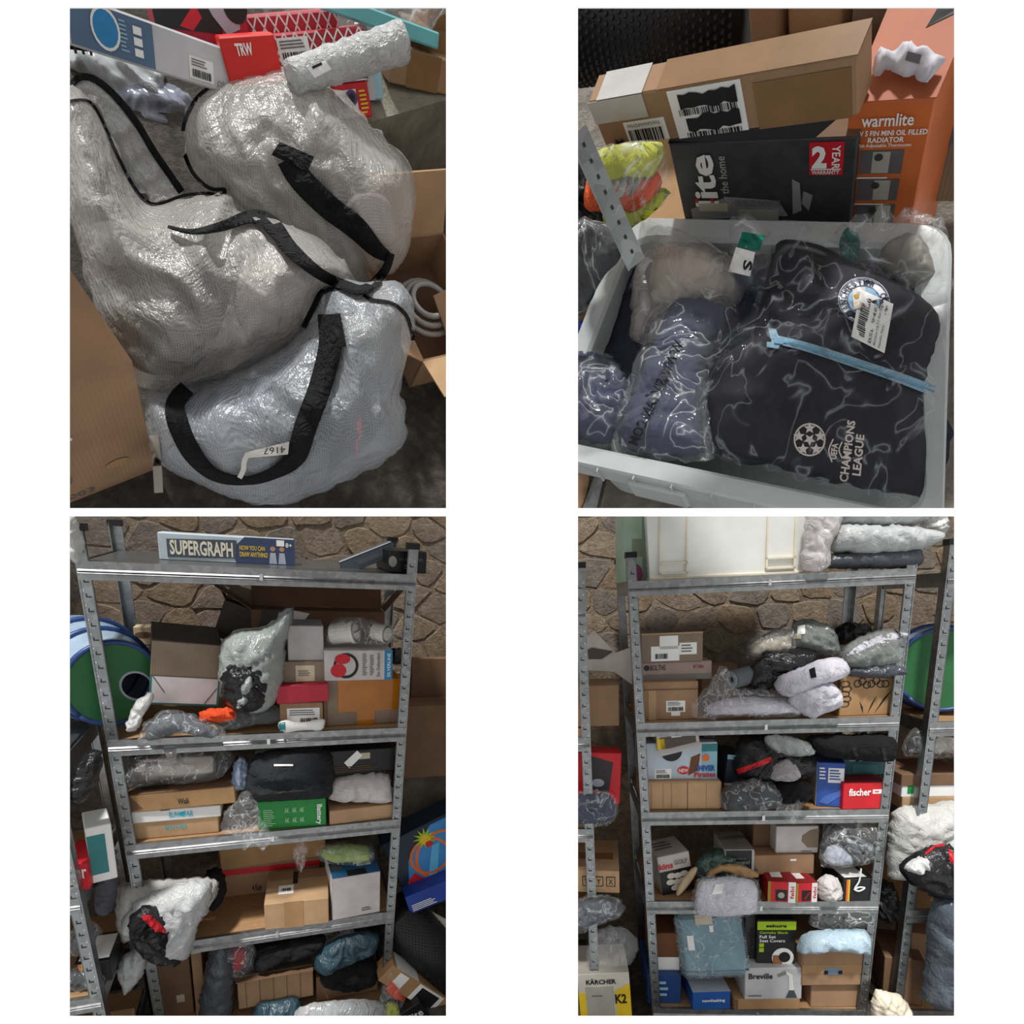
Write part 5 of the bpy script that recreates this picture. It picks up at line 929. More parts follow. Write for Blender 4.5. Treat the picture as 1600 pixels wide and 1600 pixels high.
# --- bagged clothes in it
soft(PB, 'folded_clothes', 'dark folded clothes filling the bottom of the bin', 'clothes', [(920,660),(960,480),(1000,380),(1400,375),(1450,500),(1480,740),(1300,740),(1000,690)], ('Z', .225), .03, cloth('bin_clothes', '2b2e3c'), wr=.012)
soft(PB, 'navy_bag', 'navy garment in clear film at the left end of the bin', 'bagged garment', [(880,560),(905,545),(960,560),(985,600),(985,650),(950,700),(905,690),(880,680)], ('Z', .25), .05, CLEAR2, wr=.01, inner=(.93, cloth('indigo_cloth', '232a4a', .9, 200, 9), .9, 'garment'))
th = soft(PB, 'sleeved_garment', 'navy garment in a film sleeve printed with a web address', 'bagged garment', [(955,700),(972,620),(1000,545),(1030,480),(1060,455),(1110,450),(1150,470),(1160,510),(1125,570),(1110,640),(1115,715),(1060,722),(985,712)], ('Z', .262), .045, CLEAR2, wr=.008, inner=([(968,694),(985,620),(1015,550),(1040,490),(1062,472),(1100,468),(1138,482),(1142,510),(1104,570),(1096,650),(1098,706),(1040,712)], cloth('indigo_cloth', '232a4a', .9, 200, 9), .9, 'garment'))
th.drape('printed_address', *text_px('WWW.SIVVAN.COM', [(1054,530),(980,692),(996,697),(1070,538)]), ink, .003)
soft(PB, 'cream_toy_bag', 'clear bag with a cream and pink soft item at the back of the bin', 'bag', [(985,520),(990,430),(1000,370),(1004,348),(1040,358),(1090,380),(1135,396),(1160,440),(1150,480),(1100,478),(1040,500),(1010,540)], ('Z', .27), .05, film('pale_film', 'd6d2cc', .3, .15, 12, 1.5), wr=.012, inner=[([(1020,470),(1022,410),(1050,395),(1110,405),(1135,440),(1110,466)], cloth('cream_fluff', 'b7a695'), .85, 'cream_item'), ([(1040,420),(1060,410),(1075,425),(1060,436)], cloth('pink_fluff', 'c09a90'), .5, 'pink_patch', .02)])
th = soft(PB, 'green_sleeve_pack', 'clear sleeve with a green end and a white S size label', 'bagged garment', [(1130,445),(1140,400),(1138,356),(1160,354),(1196,364),(1210,390),(1200,430),(1180,455),(1150,458)], ('Z', .268), .045, CLEAR, inner=[([(1150,448),(1152,425),(1180,430),(1178,452)], cloth('indigo_cloth'), .8, 'garment')])
th.drape('green_end', *quad_px([(1160,362),(1196,368),(1186,392),(1152,386)]), cloth('green_fabric', '1f7a68'), .003); th.drape('size_label', *quad_px([(1150,386),(1180,394),(1172,432),(1138,424)]), paper, .004); th.drape('size_letter', *text_px('S', [(1176,408),(1174,424),(1160,422),(1162,406)], bold=.03), ink, .006)
soft(PB, 'film_wad', 'crinkled clear film wad in the back right corner of the bin', 'film', [(1300,380),(1330,362),(1400,352),(1470,350),(1482,400),(1478,470),(1440,474),(1390,440),(1340,410)], ('Z', .27), .06, CLEAR2, wr=.018, inner=[([(1310,385),(1330,374),(1344,392),(1334,408),(1316,402)], cloth('green_fabric'), .6, 'green_garment'), ([(1370,410),(1400,380),(1440,380),(1460,430),(1430,450)], M('olive_grey', '7d7a70'), .5, 'grey_packing')])
GB = [(1104,590),(1108,660),(1122,704),(1200,728),(1300,752),(1380,768),(1436,780),(1452,762),(1450,690),(1446,625),(1462,560),(1470,500),(1430,462),(1380,437),(1310,398),(1260,382),(1218,382),(1204,404),(1196,446),(1188,494),(1166,534),(1130,562)]
GB2 = [(1090,590),(1094,668),(1110,714),(1200,744),(1300,770),(1380,786),(1440,794),(1466,776),(1468,700),(1462,630),(1478,560),(1486,490),(1440,448),(1384,420),(1318,380),(1260,366),(1210,368),(1192,400),(1182,446),(1172,494),(1152,524),(1116,556)]
vs, fs = pillow(PB, GB, ('Z', .265), .06, wr=.013, seed=77, res=52, fr=7.5)
cc = sum(vs, Vector())/len(vs); th = Thing(PB, 'hooded_top', 'black zip hooded top with crest and league lettering, in clear film on the bin', 'bagged garment', (cc.x, cc.y, .265)); th.bvh = BVHTree.FromPolygons(vs, fs)
gm = th.lpart('garment', (vs, fs), M('black_fleece', '101118', .8, var=.2, vs=9), smooth=True)
# crest: white roundel with lettering, partly under the label
CRW = M('crest_white', 'd9dbe0', .5); CRB = M('crest_sky', '7fa9c6', .5); CRN = M('crest_navy', '1d2a4a', .5)
def ring_px(c, ax, bx_, r0, r1, n=28):
    pv = []; fs = []
    for i in range(n):
        a = 2*math.pi*i/n
        for r in (r0, r1): pv.append((c[0]+r*(ax[0]*math.cos(a)+bx_[0]*math.sin(a)), c[1]+r*(ax[1]*math.cos(a)+bx_[1]*math.sin(a))))
    for i in range(n): j = (i+1) % n; fs.append([2*i, 2*j, 2*j+1, 2*i+1])
    return pv, fs
c0 = (1350, 470); A_, B_ = (40, 8), (-6, 36)
cr = th.drape('crest', *ring_px(c0, A_, B_, 1.0, .02), CRW, .003)
th.drape('crest_ring', *ring_px(c0, A_, B_, .98, .94), CRN, .0045, sub=cr); th.drape('crest_ring', *ring_px(c0, A_, B_, .66, .62), CRN, .0045, sub=cr); th.drape('crest_field', *ring_px(c0, A_, B_, .61, .02), CRB, .004, sub=cr)
th.drape('crest_shield', *quad_px([(1332,452),(1352,448),(1352,478),(1334,484)]), M('crest_cream', 'd6cdbc'), .005, sub=cr); th.drape('crest_ship', *quad_px([(1334,460),(1348,458),(1346,466),(1337,467)]), M('gold_print', 'b98a2c'), .006, sub=cr)
def arc_text(s, c, ax, by, r, a0, a1, h, off, sub):
    for i, ch in enumerate(s):
        a = math.radians(a0+(a1-a0)*i/(len(s)-1)); P = lambda rr, da: (c[0]+rr*(ax[0]*math.cos(a+da)+by[0]*math.sin(a+da)), c[1]+rr*(ax[1]*math.cos(a+da)+by[1]*math.sin(a+da)))
        w = .115; th.drape('letter', *text_px(ch, [P(r+h/2, -w), P(r+h/2, w), P(r-h/2, w), P(r-h/2, -w)], bold=.02), CRN, off, sub=sub)
arc_text('MANCHESTER', c0, A_, B_, .8, 128, 285, .26, .0048, cr); arc_text('CITY', c0, A_, B_, .8, 330, 385, .26, .0048, cr)
lb = th.drape('paper_label', *quad_px([(1345,452),(1396,475),(1382,552),(1330,526)]), paper, .007)
pv = []; fs = []; rr = random.Random(4); tt = 0.06
L = lambda u, v: (lambda a, b: (a[0]+(b[0]-a[0])*v, a[1]+(b[1]-a[1])*v))(((1345+51*u), (452+23*u)), ((1330+52*u), (526+26*u)))
k = 0.08
while k < .9:
    w = rr.uniform(.008, .03); i = len(pv); pv += [L(.1, k), L(.36, k), L(.36, k+w), L(.1, k+w)]; fs.append([i, i+1, i+2, i+3]); k += w+rr.uniform(.01, .025)
th.drape('barcode', pv, fs, ink, .0085, sub=lb)
for i, s_ in enumerate(('BSL 9467', 'Manchester City F.C. Boys Zip Up', 'Hoodie Navy Large Age')):
    u = .48+.15*i; th.drape('lettering', *text_px(s_, [L(u, .95), L(u, .08), L(u+.09, .08), L(u+.09, .95)]), GREYI, .0085, sub=lb)
th.drape('lettering', *text_px('CHAMPIONS', [(1311,752),(1324,656),(1337,658),(1325,754)], bold=.03), M('bone_print', 'c9bfb8'), .004); th.drape('lettering', *text_px('LEAGUE', [(1331,742),(1338,678),(1351,680),(1345,744)], bold=.03), M('bone_print'), .004)
th.drape('lettering', *text_px('UEFA', [(1297,717),(1300,692),(1310,693),(1307,718)], bold=.03), M('bone_print'), .004)
th.drape('lettering_arc', *band_px([(1300,722),(1295,704),(1302,686)], 2), M('bone_print'), .004); th.drape('lettering_arc', *band_px([(1316,716),(1311,703),(1316,690)], 2), M('bone_print'), .004)
sb = th.drape('star_ball', *ring_px((1265,687), (25,0), (0,26), 1.0, .9), M('bone_print'), .004)
for i in range(5):
    a0 = math.radians(-90+72*i); cx_, cy_ = 1265+17.5*math.cos(a0), 687+18*math.sin(a0); pv = [(cx_, cy_)]; fs = []
    for k in range(10):
        a = a0+math.pi*k/5; r = 9.5 if k % 2 == 0 else 4.2; pv.append((cx_+r*math.cos(a), cy_+r*math.sin(a)))
    fs = [[0, 1+k, 1+(k+1) % 10] for k in range(10)]; th.drape('star', pv, fs, M('bone_print'), .005, sub=sb)
pv = [(1265, 687)]
for k in range(10): a = math.radians(90+36*k); r = 10 if k % 2 == 0 else 4.4; pv.append((1265+r*math.cos(a), 687+r*math.sin(a)))
th.drape('star', pv, [[0, 1+k, 1+(k+1) % 10] for k in range(10)], M('bone_print'), .005, sub=sb)
zp = th.drape('zip', *band_px([(1206,529),(1260,542),(1340,568),(1410,592),(1462,612)], [13, 17]), cloth('zip_blue', '86aabd'), .006, thick=.002); th.drape('zip_teeth', *band_px([(1212,531),(1260,543),(1340,569),(1410,593),(1460,612)], 3), M('zip_dark', '5b93b4'), .0085, sub=zp)
th.drape('zip_end', *quad_px([(1200,512),(1212,514),(1218,528),(1204,530)]), cloth('zip_blue'), .006, sub=zp); th.drape('zip_end', *quad_px([(1198,534),(1220,536),(1216,545),(1198,542)]), cloth('zip_blue'), .006, sub=zp); th.drape('zip_pull', *quad_px([(1210,530),(1224,532),(1224,538),(1210,536)]), M('zip_dark'), .009, sub=zp)
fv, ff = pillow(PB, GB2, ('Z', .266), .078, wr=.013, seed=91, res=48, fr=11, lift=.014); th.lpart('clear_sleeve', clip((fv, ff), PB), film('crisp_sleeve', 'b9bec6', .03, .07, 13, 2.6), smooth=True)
# --- boxes behind
b = Box(PB, 'black_radiator_box', 'scuffed black heater box with a red two-year badge', 'box', (1072, 335, 1325, 222), .27, .13, M('scuffed_black', '3a3a3d', .5, var=.25, vs=40), z=0, hgt=.38, wid=.292); b.rect('top', .0, 0, 1, 1, M('matte_black', '1a1a1b', .95, spec=.05)); b.poly('top', [(.8,0),(1,0),(1,.4),(.9,.3)], KR['dark'], 'torn_paper', off=.0016)
b.text('front', .10, .70, .26, .94, 'ite', paper, turn=90, bold=.03) if 0 else b.text('front', .1, .68, .25, .95, 'lite', paper, turn=90, bold=.03); b.text('front', .27, .68, .32, .94, 'for the home', M('silver_print'), turn=90)
w_ = b.rect('front', .77, .84, .94, .985, RED, 'warranty_badge'); b.text('front', .785, .875, .86, .975, '2', paper, bold=.05, off=.003); b.text('front', .885, .87, .925, .975, 'YEAR', paper, turn=-90, off=.003, bold=.02); b.text('front', .785, .848, .925, .866, 'WARRANTY', paper, off=.003, bold=.02); b.rect('front', .78, .868, .93, .872, paper, off=.003)
b.rect('front', .12, .655, .3, .70, M('cream_label'), 'paper_label', off=.003); b.poly('front', [(.06,.66),(.3,.73),(.6,.71),(.65,.63),(.06,.6)], M('scuff_grey', '8d8d90'), 'scuff'); b.poly('front', [(.68,.82),(.72,.8),(.73,.66),(.68,.64)], M('scuff_grey'), 'scuff'); b.poly('front', [(.74,.76),(.79,.74),(.77,.66),(.73,.7)], M('scuff_grey'), 'scuff'); b.text('front', .35, .685, .62, .72, 'OIL FILLED RADIATOR', GREYI, off=.003); b.text('front', .1, .7, .22, .725, '11', RED)
b.rect('front', .36, .6, .6, .665, M('silver_print'), 'metal_patch', off=.003)
b = Box(PB, 'orange_radiator_box', 'orange radiator box with white lettering and three pictures', 'box', (1323, 345, 1415, 156), .28, .19, M('warm_orange', 'c96a35', .45), z=0, hgt=.42, wid=.108); b.ctr = 0
b.text('front', .18, .918, .8, .962, 'warmlite', paper, bold=.015); b.text('front', .02, .885, .98, .905, '650W 5 FIN MINI OIL FILLED', paper, bold=.02); b.text('front', .28, .86, .72, .88, 'RADIATOR', paper, bold=.02); b.text('front', .12, .84, .82, .856, 'With Adjustable Thermostat', paper)
for i, v in enumerate((.735, .62, .51)):
    b.rect('front', .2, v, .74, v+.092, M('picture_grey', '5d5a5c'), 'printed_picture'); b.rect('front', .36+.06*i, v+.005, .58+.05*i, v+.088, M('silver_print', 'a8a89c'), 'pictured_radiator', off=.002); b.disc('front', .44, v+.07, .006, M('picture_dark', '3a3a3c'), 'pictured_dial', off=.003); b.lines('front', .18, v-.02, .76, v-.008, 1, paper)
b.rect('top', 0, 0, 1, 1, M('burnt_orange', 'a85a34')); b.poly('top', [(.55,.5),(.95,.62),(.6,.66),(.95,.7),(.55,.72),(.9,.64)], ink, 'pen_scrawl', off=.002); b.text('top', .6, .8, .8, .9, 'e', paper, off=.002)
soft(PB, 'crumpled_receipt', 'crumpled printed paper lying on the orange radiator box', 'paper', [(1364,100),(1372,76),(1392,84),(1412,74),(1440,80),(1472,94),(1455,126),(1430,112),(1410,120),(1390,110),(1374,117)], ('Z', .432), .008, M('printed_paper', 'c9c9d0', .6), wr=.010, res=20).drape('small_print', *quad_px([(1418,80),(1440,86),(1436,100),(1414,94)]), GREYI, .001)
b = Box(PB, 'long_parcel', 'long kraft parcel with scribbled-out address labels, laid across the boxes', 'parcel', (903, 232, 1358, 150), .255, .045, KR['mid'], roll=-5, hgt=.08, wid=.40, ctr=(1114, 170))
b.rect('front', .0, .55, .24, 1, M('white_tape', 'b9b6b2', .4), 'white_tape'); b.rect('top', .04, 0, .24, 1, M('white_tape'), 'white_tape'); b.label('front', .12, .05, .3, .5, 9, bar=(.08,.05,.92,.65), text=False); b.text('front', .14, .4, .28, .47, 'PA5AZdNWNP2V5Vd', GREYI, off=.003); l = b.rect('front', .34, .02, .62, .96, paper, 'address_label')
r_ = random.Random(3)
for v0, v1, u0, u1 in ((.62,.86,.38,.6), (.16,.44,.39,.6)):
    pts = [(u0+(u1-u0)*i/9, v0+r_.uniform(-.04, .04)) for i in range(10)]+[(u1-(u1-u0)*i/9, v1+r_.uniform(-.05, .05)) for i in range(10)]; b.poly('front', pts, ink, 'scribble', off=.003)
b.bars('front', .38, .03, .6, .13, 22); b.bars('front', .37, .47, .6, .6, 30, seed=8); b.tape('front', .66, .0, .98, .85, M('tan_tape', '8a6a48', .25)); b.tape('top', .3, .0, 1, 1, M('tan_tape')); b.text('front', .06, .06, .1, .2, 'M', ink, off=.003)
b = Box(PB, 'model_carton', 'tall plain kraft carton behind the orange radiator box', 'carton', (1425, 340, 1540, 12), .44, .1, KR['grey'], z=0, hgt=.37, wid=.3, ctr=(1482, 160)); b.label('front', .3, .04, .44, .2, 6); b.text('front', .52, .3, .64, .38, 'MOL', GREYI)
t = Thing(PB, 'rubber_mat', 'rolled black studded rubber mat at the top left', 'mat roll', PB.Y(1030, 100, .5)); p, q = PB.D(868, 44, 1.2), PB.D(1172, -6, 1.05); rr0 = .085; t.lpart('roll', cyldata(p, q, rr0, n=40), M('rubber'), smooth=True); a = (q-p).normalized(); u = a.orthogonal().normalized(); v = a.cross(u); st = []; L_ = (q-p).length
for i in range(int(L_/.0125)):
    for j in range(42):
        an = 2*math.pi*(j+.5*(i % 2))/42; d = u*math.cos(an)+v*math.sin(an); cc = p+a*(.0125*i+.006)+d*rr0
        if d.dot((PB.eye-p).normalized()) > -.1: st.append(cyldata(cc, cc+d*.003, .0045, .0032, 7))
t.lpart('studs', join(*st), M('rubber_stud', '202124', .4), kind='stuff')
b = Box(PB, 'narrow_carton', 'narrow kraft carton upright behind the parcel, left of the two', 'carton', (1174, 80, 1216, 20), .42, .1, KR['mid'], z=.0, hgt=.45); b = Box(PB, 'tan_carton', 'tan carton upright behind the parcel, right of the two', 'carton', (1232, 80, 1312, 20), .44, .1, KR['light'], z=0, hgt=.44)
b = Box(PB, 'slatted_screen', 'black slatted panel in shadow behind the radiator boxes', 'panel', (1180, 80, 1440, 10), .56, .03, None, z=0, hgt=.42); b.part('backing', boxdata(-b.w/2, b.w/2, 0, b.d/2, 0, b.h), M('black_card'))
for i in range(9): b.part('slat', boxdata(-b.w/2+b.w*i/9, -b.w/2+b.w*(i+.8)/9, -b.d/2, 0, 0, b.h), M('dark_wood', '2a2420', .6))
th = soft(PB, 'hi_vis_vests', 'clear bags of orange and yellow safety vests below the parcel', 'bagged vests', [(918,240),(960,226),(1030,222),(1046,270),(1052,300),(1010,335),(985,348),(955,330),(935,290)], ('Y', .2), .04, CLEAR2, wr=.01, inner=[([(918,285),(935,262),(990,256),(1030,262),(1034,285),(990,300),(950,298)], cloth('hi_vis_orange', 'e8653a'), .95, 'orange_vest', .01), ([(920,245),(960,230),(1030,226),(1036,250),(990,254),(940,262)], cloth('hi_vis_yellow', 'bdc03a'), .8, 'yellow_vest'), ([(945,320),(960,300),(1020,296),(1048,300),(1010,332),(985,345)], cloth('hi_vis_lime', 'c4cf3c'), .9, 'lime_vest'), ([(950,262),(990,252),(1014,256),(980,268)], M('silver_print'), .97, 'reflective_strip', .015)])
b = Box(PB, 'kraft_carton', 'kraft carton under the safety vests behind the bin', 'carton', (960, 345, 1080, 300), .25, .2, KR['warm'], z=0, hgt=.22)
t = Thing(PB, 'rack_upright', 'galvanised slotted upright standing at the left of the bin', 'upright', PB.D(1000, 420, 1.15)); p, q = PB.D(903, 205, .88), PB.D(996, 412, .95); n_ = (PB.eye-p).normalized(); sd = (q-p).cross(n_).normalized(); t.lpart('post', join(prismdata([p-sd*.013, p+sd*.013, q+sd*.013, q-sd*.013], n_, .002), prismdata([p+sd*.013, p+sd*.016, q+sd*.016, q+sd*.013], n_, -.006)), GALV)
t.lpart('punched_slots', join(*[prismdata([p.lerp(q, k)+n_*.0015-sd*.002, p.lerp(q, k)+n_*.0015+sd*.002, p.lerp(q, k+.03)+n_*.0015+sd*.002, p.lerp(q, k+.03)+n_*.0015-sd*.002], n_, .001) for k in [.08+.115*i for i in range(8)]]), DARKSLOT, kind='stuff')
soft(PB, 'film_bag', 'dark grey garment in clear film hanging at the left edge above the bin', 'bagged garment', [(885,470),(890,350),(930,345),(978,365),(975,400),(935,450),(905,500)], ('D', 1.05), .02, CLEAR2, inner=(.9, DKCLOTH, .85, 'garment'))
soft(PB, 'folded_carton', 'folded brown cardboard wedged between upright and bin', 'cardboard', [(890,430),(930,395),(984,380),(975,420),(940,480),(905,520),(885,520)], ('D', 1.22), .02, KR['mid'], wr=.003)
soft(PB, 'blue_fabric', 'bright blue fabric edge beside the left wall of the bin', 'fabric', [(905,520),(920,505),(955,460),(962,470),(930,530),(908,560)], ('Z', .2), .02, cloth('royal_cloth', '2c44a8'))
soft(PB, 'black_film_bundle', 'black film bundle behind the upright at the left edge', 'bundle', [(880,350),(890,250),(920,270),(950,330),(960,355),(920,360)], ('D', 1.12), .03, BLACKP)
t = Thing(PB, 'metal_channel', 'galvanised channel foot on the floor below the bin', 'channel', PB.Z(930, 780, .0)); t.lpart('channel', clip(join(prismdata([PB.Z(915,796,.02), PB.Z(932,796,.02), PB.Z(944,742,.02), PB.Z(936,742,.02)], (0,0,1), .02), prismdata([PB.Z(909,796,.012), PB.Z(915,796,.012), PB.Z(936,742,.012), PB.Z(930,742,.012)], (0,0,1), .012)), PB), GALV)
b = soft(PB, 'cardboard_strip', 'strip of kraft cardboard on the floor at the bottom left corner', 'cardboard', [(890,797),(895,745),(922,742),(908,797)], ('Z', .006), .004, KR['mid'], wr=.001)

# ================================================================ place A: woven storage bags (upper left)
W1 = woven('woven_bag', 'dddbd5', .22); W2 = woven('woven_bag_cool', 'd2d8de', .2); W3 = woven('woven_bag_flap', 'd2d4d4', .2)
WEB = cloth('black_webbing', '151618', .8, 400, 40)
def dsoft(name, label, cat, px, depth, T, mat, **k): return soft(PA, name, label, cat, px, ('D', depth), T, mat, **k)
rear = dsoft('woven_bag', 'translucent woven storage bag at the back with the long black strap', 'storage bag', [(290,185),(300,155),(340,128),(400,113),(455,106),(500,120),(535,150),(570,182),(605,215),(632,250),(646,295),(645,345),(638,395),(612,428),(575,445),(510,445),(430,425),(350,370),(322,305),(298,262),(286,220)], 1.16, .15, W1, res=52, wr=.013, fr=9, part='woven_skin', group='woven storage bags',
  inner=[([(320,180),(400,130),(470,130),(520,190),(560,230),(560,330),(480,380),(380,330),(330,260)], cloth('grey_stuff', '77736c'), .8, 'contents'), ([(400,150),(450,125),(480,150),(430,180)], M('dark_card'), .9, 'dark_carton'), ([(560,300),(610,320),(610,370),(560,380),(520,350)], cloth('rose_stuff', 'a39390'), .8, 'contents')])
mid = dsoft('woven_bag', 'unzipped translucent woven storage bag in the middle of the pile', 'storage bag', [(100,150),(135,160),(165,205),(195,265),(228,316),(260,318),(300,305),(350,300),(372,332),(430,338),(490,372),(545,425),(548,440),(510,452),(494,480),(468,522),(410,566),(330,598),(258,612),(214,600),(182,560),(158,515),(142,462),(134,425),(118,370),(104,300)], 1.03, .17, W1, res=56, wr=.014, fr=9, part='woven_skin', group='woven storage bags',
  inner=[([(150,440),(260,420),(360,420),(350,500),(300,580),(220,580),(180,530)], cloth('charcoal_stuff', '1b1b1d'), .86, 'contents'), ([(150,350),(300,350),(430,390),(420,430),(250,430),(160,430)], cloth('grey_stuff'), .8, 'contents'), ([(380,400),(470,390),(490,440),(420,520),(370,500)], cloth('rose_stuff'), .8, 'contents'), ([(120,200),(150,200),(200,300),(180,360),(130,320)], cloth('grey_stuff'), .8, 'contents')])
low = dsoft('woven_bag', 'translucent woven storage bag lowest in front with the paper tag', 'storage bag', [(232,612),(228,670),(243,718),(300,752),(360,778),(425,789),(480,778),(560,742),(616,712),(632,692),(633,640),(626,614),(638,560),(648,500),(642,462),(612,436),(570,440),(512,448),(490,478),(468,518),(420,552),(330,592),(262,606)], 1.13, .15, W2, res=52, wr=.011, fr=9, part='woven_skin', group='woven storage bags',
  inner=[([(290,620),(360,600),(440,570),(470,560),(450,620),(400,680),(320,690)], cloth('blue_stuff', '2c3a80'), .85, 'contents'), ([(450,660),(560,610),(610,640),(560,710),(480,740),(420,740)], cloth('charcoal_stuff'), .84, 'contents'), ([(530,480),(620,480),(620,560),(560,600),(500,600)], cloth('grey_stuff'), .8, 'contents'), ([(556,660),(568,655),(562,700),(554,706)], M('red_print'), .93, 'red_edge')])
# straps, zips and tags lie on the bags
pile = BVHTree.FromPolygons(*join(rear.vf, mid.vf, low.vf)); own = low.bvh
rear.bvh = mid.bvh = low.bvh = pile
rear.drape('strap', *band_px([(452,248),(470,280),(512,322),(556,356),(586,388),(606,402),(611,408)], [40, 38, 38, 36, 26, 16, 10]), WEB, .011, thick=.002, smooth=True)
rear.drape('strap_end', *quad_px([(437,221),(491,245),(480,268),(424,242)]), WEB, .013, thick=.002)
mid.drape('strap', *band_px([(262,354),(300,362),(345,354),(395,338),(425,352),(455,390),(500,428),(540,446),(570,452),(600,425),(612,396)], [5, 9, 16, 22, 28, 24, 18, 16, 16, 14, 10]), WEB, .017, thick=.002, smooth=True)
rear.drape('zip', *band_px([(284,262),(284,225),(290,185),(310,150),(342,127)], 6), WEB, .004); rear.drape('zip', *band_px([(288,240),(300,268),(318,288),(334,296),(350,296),(350,304)], 6), WEB, .004)
mid.drape('zip', *band_px([(108,158),(138,158),(158,185),(180,235),(205,285),(228,314),(250,318),(285,306),(320,302),(346,304),(350,296)], 5), WEB, .005)
low.drape('strap', *band_px([(514,491),(516,540),(500,605),(478,665),(462,712),(430,738),(385,751),(335,742),(300,708),(278,662),(274,630),(292,606)], [36, 37, 36, 36, 34, 20, 14, 20, 30, 33, 30, 26]), WEB, .011, thick=.002, smooth=True); low.drape('strap_end', *quad_px([(496,491),(532,491),(541,541),(520,545)]), WEB, .013)
low.drape('zip', *band_px([(474,512),(490,480),(505,455),(540,448),(568,456)], 9), WEB, .004); low.drape('zip', *band_px([(568,460),(580,468),(612,474),(634,492),(644,520),(645,532)], 6), WEB, .004)
tg = low.drape('paper_tag', *quad_px([(388,706),(452,690),(450,710),(384,716)]), M('tag_white', 'd8d6cf', .6), .016, thick=.001); low.drape('handwriting', *text_px('4167', [(446,708),(412,710),(412,700),(446,697)], bold=.0), ink, .02, sub=tg)
low.drape('tag_loop', *band_px([(388,708),(382,720),(380,735),(374,747)], 8), M('tag_white'), .016, thick=.001)
low.drape('side_label', *band_px([(240,680),(245,720),(248,770)], 14), M('care_white', 'a9a49a', .7), .01)
fl = dsoft('bag_flap', 'open black-edged lid flap of the middle woven bag, standing up', 'bag flap', [(106,158),(112,132),(126,122),(148,126),(180,152),(214,196),(240,240),(262,272),(284,302),(262,314),(236,312),(206,282),(180,232),(160,182),(140,158)], 1.02, .012, W3, res=34, wr=.01, part='woven_skin', back=1.0)
fl.drape('binding', *band_px([(108,150),(112,132),(126,121),(148,124),(180,150),(214,193),(240,236),(262,268),(284,300)], 11), WEB, .004, thick=.003, smooth=True)
# --- goods behind, on and around the ledge
struct(PA, 'floor_step', prismdata([PA.Z(x, y, .2) for x, y in ((520,205),(577,191),(760,138),(760,40),(520,60))], (0,0,1), .2), concrete('ledge_concrete', '6f6a5e', '96907f', 'b0aa9a', 12))
def abox(name, label, cat, ctr, wpx, hpx, d, mat, roll=0, z=.26, pitch=-40, **k):
    p = PA.Z(ctr[0], ctr[1], z); dep = (PA.R @ p + PA.t).z
    return Box(PA, name, label, cat, (ctr[0]-9, ctr[1]+9, ctr[0]+9, ctr[1]-9), p.y, d, mat, roll=roll, pitch=pitch, hgt=hpx*dep/F/1.12, wid=wpx*dep/F, ctr=ctr, **k)
b = abox('white_blue_box', 'long white box with blue-grey printed end, tilted on the bags', 'box', (240, 74), 236, 62, .05, M('box_pale'), 12); b.rect('front', .02, .05, .5, .95, M('steel_blue', '56708f', .45)); b.disc('front', .22, .55, .017, M('badge_blue', '2f86c0'), 'printed_badge', ry=.02, off=.003); b.disc('front', .22, .55, .02, white, 'badge_ring', ry=.024, inner=.85, off=.0028)
for i in range(3): b.rect('front', .38, .2+.22*i, .43, .36+.22*i, paper, 'printed_symbol', off=.003)
b.lines('front', .3, .2, .35, .85, 8, M('sky_print')); b.label('front', .72, .12, .88, .6, 4); b.text('front', .9, .1, .96, .25, 'OR', GREYI, off=.003); b.text('front', .02, .97, .3, 1.0, 'A', GREYI, off=.003)
b = abox('grinder_box', 'red and black box picturing a power tool at the back', 'box', (315, 28), 140, 84, .05, M('red_card', 'b4263a'), -2, z=.24); b.rect('front', 0, .3, .7, 1, M('black_card')); b.poly('front', [(.5,.95),(.95,.95),(.9,.4),(.75,.3),(.62,.55)], M('pale_print'), 'pictured_tool', off=.002); b.disc('front', .88, .72, .02, black, 'pictured_disc', off=.003); b.poly('front', [(.25,.35),(.45,.7),(.5,.5),(.38,.3)], RED, 'pictured_grip', off=.002); b.text('front', .12, .84, .45, .95, 'PLUNGER', paper, off=.003); b.text('front', .55, .06, .95, .14, 'CORDLESS GRINDER', paper, off=.003)
b = abox('red_part_box', 'plain bright red box with white lettering, squashed between others', 'box', (394, 94), 84, 60, .05, M('bright_red', 'd4261e', .4), -12); b.text('front', .25, .6, .55, .85, 'TRW', paper, turn=0, bold=.03)
for i, (cx_, cy_, w_, lb) in enumerate(((455, 40, .2, 'red and white diamond-patterned box, upper of the two'), (500, 82, .19, 'red and white diamond-patterned box with barcode, lower of the two'))):
    b = abox('diamond_box', lb, 'box', (cx_, cy_), 150, 30+22*i, .05, M('diamond_red', 'b02030', .4), -13, z=.25, group='diamond-patterned boxes'); n_ = 9; rr_ = 1+i; ds = []
    for k in range(n_):
        for j in range(rr_):
            u0, v0, du, dv = (k+.5)/n_, (j+.5)/rr_, .5/n_, .5/rr_
            for (a0, b0, c0_, d0) in ((-1,0,0,1), (0,1,1,0), (1,0,0,-1), (0,-1,-1,0)):
                p, q = b.at('front', u0+a0*du, v0+b0*dv, .0015), b.at('front', u0+c0_*du, v0+d0*dv, .0015); s_ = (q-p).cross(Vector((0,-1,0))).normalized()*.0013; ds.append(([p-s_, q-s_, q+s_, p+s_], [[0,1,2,3]]))
    b.part('diamond_lines', join(*ds), white, sub=b.body, kind='stuff')
    if i: b.label('front', .08, .3, .4, .9, 5)
